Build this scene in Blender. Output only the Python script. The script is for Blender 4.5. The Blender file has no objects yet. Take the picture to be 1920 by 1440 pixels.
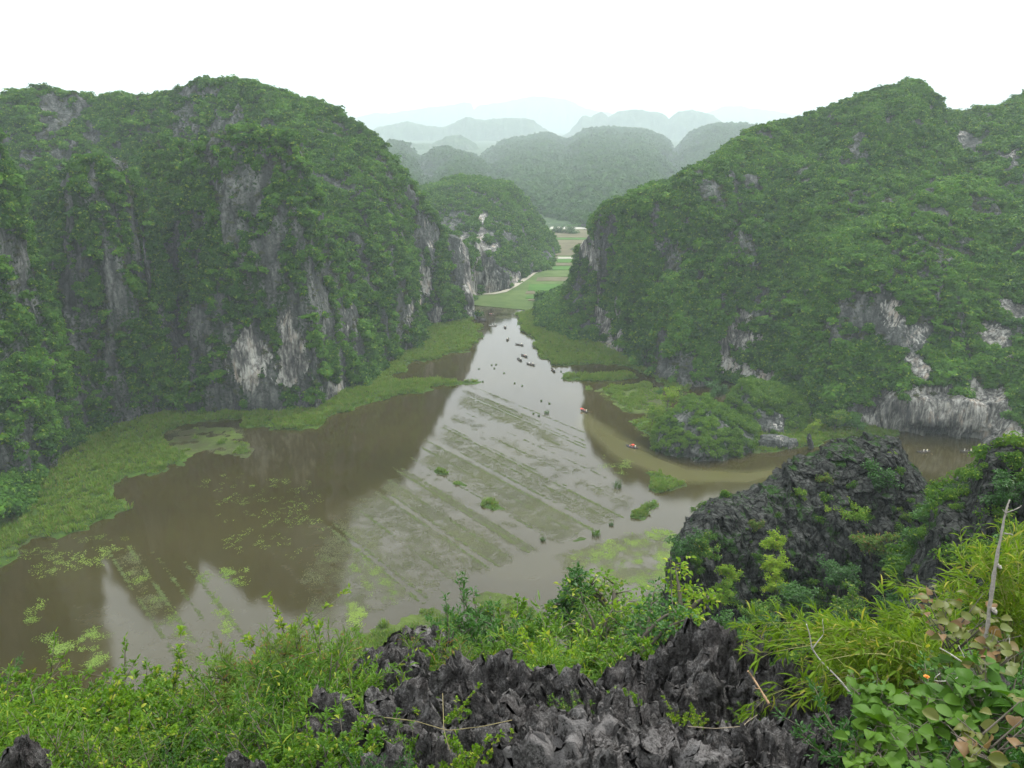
import bpy, math, random
import numpy as np
from mathutils import Vector, Matrix
R = math.radians
rng = np.random.default_rng(7)
random.seed(7)
sc = bpy.context.scene
COL = sc.collection

# ------------------------------------------------------------------ camera
PITCH = 18.2
CH = 100.0                       # eye height above the water
F = 1493.0                       # focal length in pixels of the 1920 px wide photograph
cam_d = bpy.data.cameras.new("camera")
cam_d.sensor_width = 36.0
cam_d.lens = 28.0
cam_d.clip_start = 0.05
cam_d.clip_end = 20000
cam = bpy.data.objects.new("camera", cam_d)
COL.objects.link(cam)
cam.location = (0, 0, CH)
cam.rotation_euler = (R(90 - PITCH), 0, 0)
sc.camera = cam

# ------------------------------------------------------------------ sky and sun
SUN_EL, SUN_AZ = 52.0, 40.0      # azimuth clockwise from +Y (the view direction)
w = bpy.data.worlds.new("World")
sc.world = w
w.use_nodes = True
nt = w.node_tree
nt.nodes.clear()
sky = nt.nodes.new('ShaderNodeTexSky')
sky.sky_type = 'NISHITA'
sky.sun_disc = False
sky.sun_elevation = R(SUN_EL)
sky.sun_rotation = R(SUN_AZ)
sky.air_density = 1.0
sky.dust_density = 4.0
sky.ozone_density = 1.0
hs = nt.nodes.new('ShaderNodeHueSaturation')
hs.inputs['Saturation'].default_value = 0.22
nt.links.new(sky.outputs[0], hs.inputs['Color'])
# overcast: an even cloud layer over the blue
mx = nt.nodes.new('ShaderNodeMix'); mx.data_type = 'RGBA'
mx.inputs[0].default_value = 0.72
mx.inputs['B'].default_value = (11.5, 11.9, 12.1, 1)
nt.links.new(hs.outputs[0], mx.inputs['A'])
bg = nt.nodes.new('ShaderNodeBackground')
bg.inputs['Strength'].default_value = 0.15
nt.links.new(mx.outputs['Result'], bg.inputs['Color'])
ow = nt.nodes.new('ShaderNodeOutputWorld')
nt.links.new(bg.outputs[0], ow.inputs['Surface'])

sd = bpy.data.lights.new("sun", 'SUN')
sd.energy = 2.6
sd.angle = R(12)
sd.color = (1.0, 0.97, 0.92)
sun = bpy.data.objects.new("sun", sd)
COL.objects.link(sun)
sv = Vector((math.sin(R(SUN_AZ)) * math.cos(R(SUN_EL)), math.cos(R(SUN_AZ)) * math.cos(R(SUN_EL)), math.sin(R(SUN_EL))))
sun.rotation_euler = sv.to_track_quat('Z', 'Y').to_euler()

sc.view_settings.view_transform = 'Standard'
sc.view_settings.look = 'None'
sc.view_settings.exposure = 0.76
sc.view_settings.gamma = 1.0
try:
    sc.render.engine = 'CYCLES'
    sc.cycles.max_bounces = 6
    sc.cycles.volume_bounces = 1
    sc.cycles.transparent_max_bounces = 8
except Exception:
    pass

# ------------------------------------------------------------------ helpers
CP, SP = math.cos(R(PITCH)), math.sin(R(PITCH))
def ray(px, py):
    dx = (px - 960) / F; dy = (720 - py) / F
    return dx, CP + dy * SP, -SP + dy * CP
def gp(px, py, z=0.0):            # where the line of sight through a pixel meets height z
    d = ray(px, py); t = (z - CH) / d[2]
    return d[0] * t, d[1] * t
def at(px, py, Y):                # the point on that line of sight at forward distance Y
    d = ray(px, py); t = Y / d[1]
    return Vector((d[0] * t, Y, CH + d[2] * t))
def pix(P):                       # world points to pixels
    P = np.asarray(P, float)
    x = P[..., 0]; y = P[..., 1]; z = P[..., 2] - CH
    depth = y * CP - z * SP; up = y * SP + z * CP
    depth = np.maximum(depth, 0.01)
    return 960 + F * x / depth, 720 - F * up / depth

def _h(ix, iy, iz, s):
    n = (ix * 374761393 + iy * 668265263 + iz * 2147483647 + s * 974634777) & 0xFFFFFFFF
    n = ((n ^ (n >> 13)) * 1274126177) & 0xFFFFFFFF
    n = ((n ^ (n >> 16)) * 2246822519) & 0xFFFFFFFF
    return ((n ^ (n >> 15)) & 0xFFFFFF) / float(0x1000000)
def vn3(x, y, z, s=0):            # value noise in -1..1
    x = np.asarray(x, float); y = np.asarray(y, float); z = np.asarray(z, float)
    fx = np.floor(x); fy = np.floor(y); fz = np.floor(z)
    ix = fx.astype(np.int64); iy = fy.astype(np.int64); iz = fz.astype(np.int64)
    u = x - fx; v = y - fy; t = z - fz
    u = u * u * u * (u * (u * 6 - 15) + 10); v = v * v * v * (v * (v * 6 - 15) + 10); t = t * t * (3 - 2 * t)
    def L(a, b, k): return a + (b - a) * k
    r0 = L(L(_h(ix, iy, iz, s), _h(ix + 1, iy, iz, s), u), L(_h(ix, iy + 1, iz, s), _h(ix + 1, iy + 1, iz, s), u), v)
    r1 = L(L(_h(ix, iy, iz + 1, s), _h(ix + 1, iy, iz + 1, s), u), L(_h(ix, iy + 1, iz + 1, s), _h(ix + 1, iy + 1, iz + 1, s), u), v)
    return L(r0, r1, t) * 2 - 1
def vn2(x, y, s=0):
    x = np.asarray(x, float); y = np.asarray(y, float)
    fx = np.floor(x); fy = np.floor(y)
    ix = fx.astype(np.int64); iy = fy.astype(np.int64)
    u = x - fx; v = y - fy
    u = u * u * u * (u * (u * 6 - 15) + 10); v = v * v * v * (v * (v * 6 - 15) + 10)
    a = _h(ix, iy, 0, s); b = _h(ix + 1, iy, 0, s); c = _h(ix, iy + 1, 0, s); d = _h(ix + 1, iy + 1, 0, s)
    return ((a + (b - a) * u) * (1 - v) + (c + (d - c) * u) * v) * 2 - 1
def fb2(x, y, sc_, o=3, s=0, g=0.5):
    r = 0; a = 1.0; f = 1.0 / sc_
    for k in range(o):
        r = r + a * vn2(x * f + 17.3 * k, y * f - 9.1 * k, s + k); a *= g; f *= 2.03
    return r
def fb3(x, y, z, sc_, o=3, s=0, g=0.5, zs=1.0):
    r = 0; a = 1.0; f = 1.0 / sc_
    for k in range(o):
        r = r + a * vn3(x * f + 17.3 * k, y * f - 9.1 * k, z * f * zs + 3.7 * k, s + k); a *= g; f *= 2.03
    return r

def mesh_np(name, V, faces, mats=(), smooth=False, attrs=None):
    """faces: (n,4) or (n,3) int array, or list of such arrays"""
    if not isinstance(faces, (list, tuple)): faces = [faces]
    faces = [f for f in faces if len(f)]
    me = bpy.data.meshes.new(name)
    V = np.asarray(V, np.float32)
    me.vertices.add(len(V)); me.vertices.foreach_set('co', V.ravel())
    idx = np.concatenate([f.ravel() for f in faces]).astype(np.int32)
    tot = np.concatenate([np.full(len(f), f.shape[1]) for f in faces]).astype(np.int32)
    st = np.concatenate([[0], np.cumsum(tot)[:-1]]).astype(np.int32)
    me.loops.add(len(idx)); me.loops.foreach_set('vertex_index', idx)
    me.polygons.add(len(tot)); me.polygons.foreach_set('loop_start', st); me.polygons.foreach_set('loop_total', tot)
    if smooth: me.polygons.foreach_set('use_smooth', np.ones(len(tot), bool))
    for k, a in (attrs or {}).items():
        a = np.asarray(a, np.float32)
        if a.ndim == 1:
            at_ = me.attributes.new(k, 'FLOAT', 'POINT'); at_.data.foreach_set('value', a)
        else:
            at_ = me.attributes.new(k, 'FLOAT_VECTOR', 'POINT'); at_.data.foreach_set('vector', a.ravel())
    for m in mats: me.materials.append(m)
    me.update(calc_edges=True)
    return me
def link(name, me, parent=None, loc=None):
    o = bpy.data.objects.new(name, me); COL.objects.link(o)
    if parent is not None: o.parent = parent
    if loc is not None: o.location = loc
    return o
def tag(o, label=None, cat=None, group=None, kind=None):
    if label: o['label'] = label
    if cat: o['category'] = cat
    if group: o['group'] = group
    if kind: o['kind'] = kind
    return o
def empty(name, loc=(0, 0, 0), rz=0.0):
    o = bpy.data.objects.new(name, None); COL.objects.link(o)
    o.empty_display_size = 0.2
    o.location = loc; o.rotation_euler = (0, 0, rz)
    return o
def copy_tree(o, parent=None):
    c = o.copy(); COL.objects.link(c)
    if parent is not None:
        c.parent = parent; c.matrix_parent_inverse = o.matrix_parent_inverse
    for ch in list(o.children): copy_tree(ch, c)
    return c
class MB:                          # collects pieces of ONE mesh
    def __init__(s): s.V = []; s.F4 = []; s.F3 = []; s.n = 0
    def add(s, V, F):
        V = np.asarray(V, float); F = np.asarray(F, int)
        s.V.append(V); (s.F4 if F.shape[1] == 4 else s.F3).append(F + s.n); s.n += len(V)
    def tube(s, pts, rad, n=8, cap=True):
        pts = np.asarray(pts, float); k = len(pts); rad = np.broadcast_to(np.asarray(rad, float), (k,))
        T = np.gradient(pts, axis=0); T /= np.linalg.norm(T, axis=1)[:, None] + 1e-9
        ref = np.array([0, 0, 1.0]) if abs(T[0][2]) < .9 else np.array([1.0, 0, 0])
        V = []
        for i in range(k):
            a = np.cross(T[i], ref); a /= np.linalg.norm(a) + 1e-9; b = np.cross(T[i], a)
            th = np.arange(n) * 2 * math.pi / n
            V.append(pts[i] + rad[i] * (np.cos(th)[:, None] * a + np.sin(th)[:, None] * b))
        V = np.concatenate(V)
        i, j = np.meshgrid(np.arange(k - 1), np.arange(n), indexing='ij'); i = i.ravel(); j = j.ravel(); j2 = (j + 1) % n
        Fq = np.stack([i * n + j, i * n + j2, (i + 1) * n + j2, (i + 1) * n + j], 1)
        s.add(V, Fq)
        if cap:
            base = s.n
            c = np.array([pts[0], pts[-1]]); s.V.append(c); s.n += 2
            off = base - k * n
            jj = np.arange(n); j2 = (jj + 1) % n
            s.F3.append(np.stack([np.full(n, base), off + j2, off + jj], 1))
            s.F3.append(np.stack([np.full(n, base + 1), off + (k - 1) * n + jj, off + (k - 1) * n + j2], 1))
    def build(s, name, mat, parent=None, smooth=True, loc=None):
        fs = []
        if s.F4: fs.append(np.concatenate(s.F4))
        if s.F3: fs.append(np.concatenate(s.F3))
        me = mesh_np(name, np.concatenate(s.V), fs, [mat], smooth)
        return link(name, me, parent, loc)

# ------------------------------------------------------------------ materials
def newmat(name):
    m = bpy.data.materials.new(name); m.use_nodes = True
    n = m.node_tree.nodes; n.clear()
    return m, m.node_tree
class NT:
    def __init__(s, nt): s.nt = nt
    def n(s, t, **kw):
        nd = s.nt.nodes.new(t)
        for k, v in kw.items(): setattr(nd, k, v)
        return nd
    def l(s, a, b): s.nt.links.new(a, b)
    def noise(s, vec, scale, detail=4, rough=.55, dist=0.0):
        nd = s.n('ShaderNodeTexNoise'); nd.inputs['Scale'].default_value = scale
        nd.inputs['Detail'].default_value = detail; nd.inputs['Roughness'].default_value = rough
        nd.inputs['Distortion'].default_value = dist
        s.l(vec, nd.inputs['Vector']); return nd.outputs['Fac']
    def ramp(s, fac, stops, interp='LINEAR'):
        nd = s.n('ShaderNodeValToRGB'); nd.color_ramp.interpolation = interp
        e = nd.color_ramp.elements
        while len(e) < len(stops): e.new(0.5)
        for i, (p, c) in enumerate(stops):
            e[i].position = p; e[i].color = (c[0], c[1], c[2], 1) if not isinstance(c, (int, float)) else (c, c, c, 1)
        s.l(fac, nd.inputs[0]); return nd.outputs[0]
    def mix(s, f, a, b, blend='MIX'):
        nd = s.n('ShaderNodeMix'); nd.data_type = 'RGBA'; nd.blend_type = blend
        for k, v in ((0, f), ('A', a), ('B', b)):
            if isinstance(v, (int, float)): nd.inputs[k].default_value = v if k == 0 else (v, v, v, 1)
            elif isinstance(v, tuple): nd.inputs[k].default_value = (v[0], v[1], v[2], 1)
            else: s.l(v, nd.inputs[k])
        return nd.outputs['Result']
    def math(s, op, a, b=0.0, c=None):
        nd = s.n('ShaderNodeMath', operation=op)
        for i, v in enumerate((a, b) if c is None else (a, b, c)):
            if isinstance(v, (int, float)): nd.inputs[i].default_value = v
            else: s.l(v, nd.inputs[i])
        return nd.outputs[0]
    def mapped(s, vec, scale=(1, 1, 1), rot=(0, 0, 0), loc=(0, 0, 0)):
        nd = s.n('ShaderNodeMapping'); nd.inputs['Scale'].default_value = scale
        nd.inputs['Rotation'].default_value = rot; nd.inputs['Location'].default_value = loc
        s.l(vec, nd.inputs['Vector']); return nd.outputs[0]
    def pos(s): return s.n('ShaderNodeNewGeometry').outputs['Position']
    def attr(s, name, typ='GEOMETRY'):
        nd = s.n('ShaderNodeAttribute'); nd.attribute_name = name; nd.attribute_type = typ
        return nd
    def out(s, col, rough=.8, bump=None, bstr=.5, bdist=1.0, spec=.3, extra=None):
        p = s.n('ShaderNodeBsdfPrincipled')
        for k, v in (('Base Color', col), ('Roughness', rough)):
            if isinstance(v, (int, float)): p.inputs[k].default_value = v
            elif isinstance(v, tuple): p.inputs[k].default_value = (v[0], v[1], v[2], 1)
            else: s.l(v, p.inputs[k])
        p.inputs['Specular IOR Level'].default_value = spec
        if bump is not None:
            b = s.n('ShaderNodeBump'); b.inputs['Strength'].default_value = bstr; b.inputs['Distance'].default_value = bdist
            s.l(bump, b.inputs['Height']); s.l(b.outputs[0], p.inputs['Normal'])
        o = s.n('ShaderNodeOutputMaterial'); s.l(p.outputs[0], o.inputs['Surface'])
        return p
def plain(name, col, rough=.6, var=.15, scale=8.0, spec=.3):
    m, t = newmat(name); q = NT(t)
    co = q.n('ShaderNodeTexCoord').outputs['Object']
    nz = q.noise(co, scale, 4)
    c = q.mix(nz, tuple(v * (1 - var) for v in col), tuple(min(1, v * (1 + var)) for v in col))
    q.out(c, rough, spec=spec); return m

def mat_karst(name='limestone_hill', dark=1.0, sc_=1.0, veg=True, near=False):
    """grey limestone; attributes: rock (bare), white (fresh pale face)"""
    m, t = newmat(name); q = NT(t)
    P = q.pos()
    ms = q.mapped(P, (1 / sc_, 1 / sc_, .22 / sc_))
    n1 = q.noise(ms, .35, 6, .62)
    n2 = q.noise(ms, 1.1, 6, .65, .4)
    big = q.noise(P, .09 / sc_, 5, .6)
    fine = q.noise(P, 1.1 / sc_, 6, .65)
    g0 = q.math('ADD', q.math('MULTIPLY', n1, .6), q.math('MULTIPLY', fine, .4))
    grey = q.ramp(g0, [(.32, (.024 * dark, .027 * dark, .026 * dark)), (.5, (.08 * dark, .085 * dark, .079 * dark)), (.64, (.20 * dark, .205 * dark, .19 * dark))])
    pale = q.ramp(q.math('ADD', q.math('MULTIPLY', n2, .5), q.math('MULTIPLY', big, .5)), [(.38, (.05, .05, .048)), (.47, (.17, .165, .15)), (.55, (.42, .41, .37)), (.66, (.60, .59, .55))])
    rust = q.ramp(q.math('ADD', q.math('MULTIPLY', n1, .5), q.math('MULTIPLY', big, .5)), [(.53, 0.0), (.62, 1.0)])
    pale = q.mix(q.math('MULTIPLY', rust, .35), pale, (.40, .22, .10), 'MULTIPLY' if False else 'MIX')
    st = q.noise(q.mapped(P, (1 / sc_, 1 / sc_, .12 / sc_)), .6, 5, .7)
    pale = q.mix(q.ramp(st, [(.38, .85), (.48, 0.0)]), pale, (.05, .05, .052))
    wa = q.attr('white').outputs['Fac']
    wf = q.math('ADD', wa, q.math('MULTIPLY', q.math('SUBTRACT', q.math('ADD', q.math('MULTIPLY', n2, .6), q.math('MULTIPLY', big, .6)), .6), 2.2))
    wf = q.ramp(wf, [(.45, 0.0), (.6, 1.0)])
    rock = q.mix(wf, grey, pale)
    vo = q.n('ShaderNodeTexVoronoi', feature='DISTANCE_TO_EDGE'); vo.inputs['Scale'].default_value = .28 / sc_
    wob = q.n('ShaderNodeMix'); wob.data_type = 'RGBA'; wob.inputs[0].default_value = .06 if not near else .1
    nz = q.n('ShaderNodeTexNoise'); nz.inputs['Scale'].default_value = .5 / sc_; q.l(P, nz.inputs['Vector'])
    vadd = q.n('ShaderNodeVectorMath', operation='MULTIPLY_ADD'); q.l(nz.outputs['Color'], vadd.inputs[0])
    vadd.inputs[1].default_value = (2.2 * sc_, 2.2 * sc_, 2.2 * sc_); q.l(P, vadd.inputs[2])
    q.l(q.mapped(vadd.outputs[0], (1, 1, .34)), vo.inputs['Vector'])
    crack = q.ramp(vo.outputs['Distance'], [(.0, .18), (.07, .75), (.16, 1.0)])
    rock = q.mix(1.0 if near else .55, rock, crack, 'MULTIPLY')
    h = q.math('ADD', q.math('MULTIPLY', n2, .6), q.math('MULTIPLY', fine, .7))
    h = q.math('ADD', h, q.math('MULTIPLY', crack, .5 if near else .25))
    if veg:
        ra = q.attr('rock').outputs['Fac']
        g = q.ramp(fine, [(.3, (.010, .028, .007)), (.55, (.026, .06, .013)), (.75, (.055, .10, .022))])
        vf = q.math('ADD', ra, q.math('MULTIPLY', q.math('SUBTRACT', fine, .5), 2.4))
        vf = q.ramp(vf, [(.42, 0.0), (.56, 1.0)])
        col = q.mix(vf, g, rock)
    else: col = rock
    q.out(col, .95, h, .9, 1.2 * sc_, .04)
    return m

def mat_leaf(name, c1, c2, c3=None, trans=.3, inst=True, rough=.6, spec=.04, c3amt=.12):
    """leaf colour varies from plant to plant (attribute tone) and from leaf to leaf"""
    m, t = newmat(name); q = NT(t)
    oi = q.n('ShaderNodeObjectInfo').outputs['Random']
    geo = q.n('ShaderNodeNewGeometry')
    isl = geo.outputs['Random Per Island']
    tone = q.attr('tone', 'INSTANCER').outputs['Fac'] if inst else oi
    f = q.math('ADD', q.math('MULTIPLY', tone, .7), q.math('MULTIPLY', isl, .3))
    col = q.mix(f, c1, c2)
    if c3:
        k = q.ramp(q.math('FRACT', q.math('MULTIPLY', isl, 7.31)), [(1 - c3amt - .04, 0.0), (1 - c3amt, 1.0)])
        col = q.mix(k, col, c3)
    d = q.n('ShaderNodeBsdfPrincipled'); q.l(col, d.inputs['Base Color'])
    d.inputs['Roughness'].default_value = rough; d.inputs['Specular IOR Level'].default_value = spec
    tr = q.n('ShaderNodeBsdfTranslucent'); q.l(q.mix(1.0, col, (1.5, 1.6, .7), 'MULTIPLY'), tr.inputs['Color'])
    ms = q.n('ShaderNodeMixShader'); ms.inputs[0].default_value = trans
    q.l(d.outputs[0], ms.inputs[1]); q.l(tr.outputs[0], ms.inputs[2])
    o = q.n('ShaderNodeOutputMaterial'); q.l(ms.outputs[0], o.inputs['Surface'])
    return m

# ------------------------------------------------------------------ leaf clumps used by the ground cover
def clump(n, leaf, seed, blobs=5, flat=.75, aspect=1.7, droop=.3, spread=.55):
    r = np.random.default_rng(seed)
    cs = r.normal(size=(blobs, 3)); cs /= np.linalg.norm(cs, axis=1)[:, None]
    cs *= spread * r.uniform(.35, 1, (blobs, 1)); cs[:, 2] *= .7
    br = r.uniform(.35, .6, blobs)
    b = r.integers(0, blobs, n)
    d = r.normal(size=(n, 3)); d /= np.linalg.norm(d, axis=1)[:, None]
    d[:, 2] = np.where(d[:, 2] < -.35, -d[:, 2], d[:, 2])
    P = cs[b] + d * (br[b] * r.uniform(.75, 1.05, n))[:, None]
    P[:, 2] *= flat
    N = d + r.normal(size=(n, 3)) * .45 + np.array([0, 0, .35]); N /= np.linalg.norm(N, axis=1)[:, None]
    A = np.cross(N, r.normal(size=(n, 3))); A /= np.linalg.norm(A, axis=1)[:, None]
    B = np.cross(N, A)
    L = leaf * r.uniform(.6, 1.3, n)[:, None]; W = L / aspect
    V = np.stack([P - A * L, P + B * W - N * W * .2, P + A * L - N * L * droop, P - B * W - N * W * .2], 1).reshape(-1, 3)
    i = np.arange(n) * 4
    Fq = np.stack([i, i + 1, i + 2, i + 3], 1)
    return V, Fq
def proto_collection(name, metas, mat):
    c = bpy.data.collections.new(name)
    for k, (V, Fq) in enumerate(metas):
        me = mesh_np(name, V, Fq, [mat]); o = bpy.data.objects.new(name + '_leaves', me); c.objects.link(o)
    return c
def scatter(name, P, rot, scl, tone, coll, nvar, label, cat, seed=0):
    """one ground-cover object: points carrying instances of leaf clumps"""
    me = bpy.data.meshes.new(name); n = len(P)
    me.vertices.add(n); me.vertices.foreach_set('co', np.asarray(P, np.float32).ravel())
    r = np.random.default_rng(seed)
    a = me.attributes.new('rot', 'FLOAT_VECTOR', 'POINT'); a.data.foreach_set('vector', np.asarray(rot, np.float32).ravel())
    a = me.attributes.new('scl', 'FLOAT_VECTOR', 'POINT'); a.data.foreach_set('vector', np.asarray(scl, np.float32).ravel())
    a = me.attributes.new('tone', 'FLOAT', 'POINT'); a.data.foreach_set('value', np.asarray(tone, np.float32))
    a = me.attributes.new('vari', 'INT', 'POINT'); a.data.foreach_set('value', r.integers(0, nvar, n).astype(np.int32))
    o = link(name, me)
    g = bpy.data.node_groups.new(name, 'GeometryNodeTree')
    g.interface.new_socket('Geometry', in_out='INPUT', socket_type='NodeSocketGeometry')
    g.interface.new_socket('Geometry', in_out='OUTPUT', socket_type='NodeSocketGeometry')
    N = g.nodes; Lk = g.links
    gi = N.new('NodeGroupInput'); go = N.new('NodeGroupOutput')
    ip = N.new('GeometryNodeInstanceOnPoints'); ci = N.new('GeometryNodeCollectionInfo')
    ci.inputs['Collection'].default_value = coll; ci.inputs['Separate Children'].default_value = True
    ci.inputs['Reset Children'].default_value = True
    ip.inputs['Pick Instance'].default_value = True
    def na(nm, typ):
        x = N.new('GeometryNodeInputNamedAttribute'); x.data_type = typ; x.inputs['Name'].default_value = nm; return x.outputs['Attribute']
    Lk.new(gi.outputs[0], ip.inputs['Points']); Lk.new(ci.outputs[0], ip.inputs['Instance'])
    Lk.new(na('vari', 'INT'), ip.inputs['Instance Index'])
    e2r = N.new('FunctionNodeEulerToRotation'); Lk.new(na('rot', 'FLOAT_VECTOR'), e2r.inputs[0]); Lk.new(e2r.outputs[0], ip.inputs['Rotation'])
    Lk.new(na('scl', 'FLOAT_VECTOR'), ip.inputs['Scale'])
    Lk.new(ip.outputs[0], go.inputs[0])
    md = o.modifiers.new('cover', 'NODES'); md.node_group = g
    tag(o, label, cat, kind='stuff')
    return o
# ------------------------------------------------------------------ karst hills as solid ground
def curve(nodes, zcol=None):
    """nodes: (px, py, Y) -> azimuth, radial distance, height"""
    A = []
    for px, py, Y in nodes:
        if Y is None: x, y = gp(px, py); z = 0.0
        else: v = at(px, py, Y); x, y, z = v
        A.append((math.atan2(x, y), math.hypot(x, y), z))
    for a, b, n in zip(A, A[1:], nodes[1:]):
        if b[0] < a[0]: print('NOT MONOTONE', n, a[0], b[0])
    A.sort(); return np.array(A)
class Feat:
    def __init__(s, crest, foot, p=1.5, back=70.0, seed=0):
        s.c = curve(crest); s.f = curve(foot); s.p = p; s.back = back; s.seed = seed
    def ev(s, az, D):
        Dc = np.interp(az, s.c[:, 0], s.c[:, 1]); Zc = np.interp(az, s.c[:, 0], s.c[:, 2])
        Df = np.interp(az, s.f[:, 0], s.f[:, 1]); Zf = np.interp(az, s.f[:, 0], s.f[:, 2])
        span = np.maximum(Dc - Df, 3.0)
        t = (D - Df) / span
        g = 1 - np.power(np.clip(1 - t, 0, 1), s.p)
        z = Zf + (Zc - Zf) * g
        z = np.where(t < 0, Zf - 3 + t * 5, z)
        b = (D - Dc) / s.back
        z = np.where(t > 1, np.minimum(Zf, Zc - 6) + np.maximum(Zc - Zf, 6) * (1 - np.clip(b, 0, 3) ** 2 * .9), z)
        outside = np.maximum(s.c[0, 0] - az, az - s.c[-1, 0])          # past either end the feature dies away
        z = np.where(outside > 0, z - outside * D * 4 - 3, z)
        return z, Df
ROCKS = []      # (world centre, radii, whiteness)
def hill(name, feats, pxr, Ylen, ncol, nrow, mat, warp=(9, 3.2, 1.2), scl=1.0, zmin=-1.5, disp=1.2, seed=0,
         rocky=0.35, patches=(), gamma=1.35, undercut=None, label='', smooth=True, blocks=0.0, azw=1.0):
    a0 = math.atan2(*gp(pxr[0], 720)); a1 = math.atan2(*gp(pxr[1], 720))
    az = np.linspace(a0, a1, ncol)
    Ds = np.min([np.interp(az, f.f[:, 0], f.f[:, 1]) for f in feats], axis=0)
    k = np.ones(9) / 9; Ds = np.convolve(np.pad(Ds, 4, 'edge'), k, 'valid') - 10 * scl
    u = np.linspace(0, 1, nrow) ** gamma
    AZ = np.repeat(az[:, None], nrow, 1); DD = Ds[:, None] + u[None] * Ylen
    X = DD * np.sin(AZ); Y = DD * np.cos(AZ)
    wa = 0; wd = 0
    for i, a in enumerate(warp):
        s_ = (45, 16, 6)[i] * scl
        wa = wa + a * scl * vn2(X / s_, Y / s_, seed + 10 + i); wd = wd + a * scl * vn2(X / s_ + 31, Y / s_ + 7, seed + 20 + i)
    # vertical fluting: ridged
    rg = 1 - np.abs(vn2(X / (11 * scl), Y / (11 * scl), seed + 33)) * 2
    wd = wd + rg * 3.4 * scl
    Z = None
    for f in feats:
        z, _ = f.ev(AZ + azw * wa / DD, DD + wd)
        Z = z if Z is None else np.maximum(Z, z)
    up = np.clip(Z / (30 * scl), 0, 1)
    Z = Z + up * (1.9 * scl * fb2(X, Y, 22 * scl, 3, seed + 40))
    # ledges and knobs
    dx = disp * scl * fb3(X, Y, Z, 7 * scl, 3, seed + 50); dy = disp * scl * fb3(X, Y, Z, 7 * scl, 3, seed + 60)
    if blocks:
        for bs, am in ((blocks * 2.6, .55), (blocks, .55), (blocks * .45, .4)):
            cx = X / bs + .9 * vn3(X / bs / 2, Y / bs / 2, Z / bs / 2, seed + 5)
            cz = Z / bs / 1.5 + .8 * vn3(X / bs / 3, Y / bs / 3, Z / bs / 4, seed + 6) + .6 * np.floor(cx)
            hh = _h(np.floor(cx).astype(np.int64), np.floor(cz).astype(np.int64), 0, 3) - .5
            fx_ = np.minimum(np.abs(cx - np.floor(cx)), 1 - np.abs(cx - np.floor(cx))); fz_ = np.minimum(cz - np.floor(cz), 1 - cz + np.floor(cz))
            edge = np.clip(1 - np.minimum(fx_, fz_) / .13, 0, 1)
            dy = dy + bs * am * hh + bs * .28 * edge
    X2 = X + dx; Y2 = Y + dy; Z2 = Z + .5 * disp * scl * fb3(X, Y, Z, 4 * scl, 2, seed + 70)
    if undercut:
        (upx0, upx1, hgt, dep) = undercut
        qx, _ = pix(np.stack([X, Y, Z], -1))
        m = np.clip((qx - upx0) / 25, 0, 1) * np.clip((upx1 - qx) / 25, 0, 1) * np.clip(1 - (Z2 - .3) / hgt, 0, 1)
        Y2 = Y2 + dep * np.sqrt(m)
    V = np.stack([X2, Y2, Z2], -1)
    # surface slope
    gu = np.gradient(V, axis=0); gv = np.gradient(V, axis=1)
    N = np.cross(gu, gv); N /= np.linalg.norm(N, axis=-1)[..., None] + 1e-9
    N = np.where(N[..., 2:3] < 0, -N, N)
    steep = 1 - N[..., 2]
    n1 = fb3(X, Y, Z, 26 * scl, 4, seed + 80, .6); n2 = fb3(X, Y, Z, 5 * scl, 3, seed + 90, .6, .4)
    n4 = fb3(X, Y, Z, 10 * scl, 4, seed + 87, .65, .35)
    rock = rocky + (steep - .6) * .35 + n1 * .20 + n2 * .24 + n4 * .34 + .42 * fb3(X, Y, Z, 4.5 * scl, 3, seed + 89, .6, .14)
    white = np.zeros_like(rock)
    for (px, py, rx, rz, wv) in patches:
        # a bare face: ellipse on the ground surface about the point seen at this pixel
        qx, qy = pix(V)
        dd = (qx - px) ** 2 + (qy - py) ** 2 + np.where(N[..., 1] > .3, 1e6, 0)
        i = np.unravel_index(np.argmin(dd), dd.shape); c = V[i]
        sc2 = np.linalg.norm(c - np.array([0, 0, CH])) / F
        e = ((V[..., 0] - c[0]) / (rx * sc2)) ** 2 + ((V[..., 2] - c[2]) / (rz * sc2 * 1.02)) ** 2 + ((V[..., 1] - c[1]) / (60 * scl)) ** 2
        n0 = fb3(X, Y, Z, 11 * scl, 4, seed + 85, .65, .5)
        k_ = np.clip(1.25 + (1.2 if wv > 1.4 else (.35 if wv > 1.2 else 0)) - e + .75 * n2 + .9 * n0, 0, 1.2)
        rock = np.maximum(rock, np.minimum(rock, .5) * (1 - k_) + k_ * (.54 if wv < .3 else 1.05)) if wv >= 0 else rock - np.clip(1.3 - e, 0, 1)
        if wv > 0: white = np.maximum(white, k_ * min(wv, 1.15))
    idx = np.arange(ncol * nrow).reshape(ncol, nrow)
    q = np.stack([idx[:-1, :-1], idx[1:, :-1], idx[1:, 1:], idx[:-1, 1:]], -1).reshape(-1, 4)
    zq = V.reshape(-1, 3)[:, 2][q]
    q = q[(zq.max(1) > zmin)]
    Vf = V.reshape(-1, 3)
    used = np.zeros(len(Vf), bool); used[q.ravel()] = True
    mp = np.cumsum(used) - 1
    me = mesh_np(name, Vf[used], mp[q], [mat], smooth, {'rock': rock.ravel()[used], 'white': white.ravel()[used]})
    o = link(name, me)
    tag(o, label, 'hill', kind='structure')
    return dict(V=Vf, q=q, N=N.reshape(-1, 3), rock=rock.ravel(), white=white.ravel(), obj=o)

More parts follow.
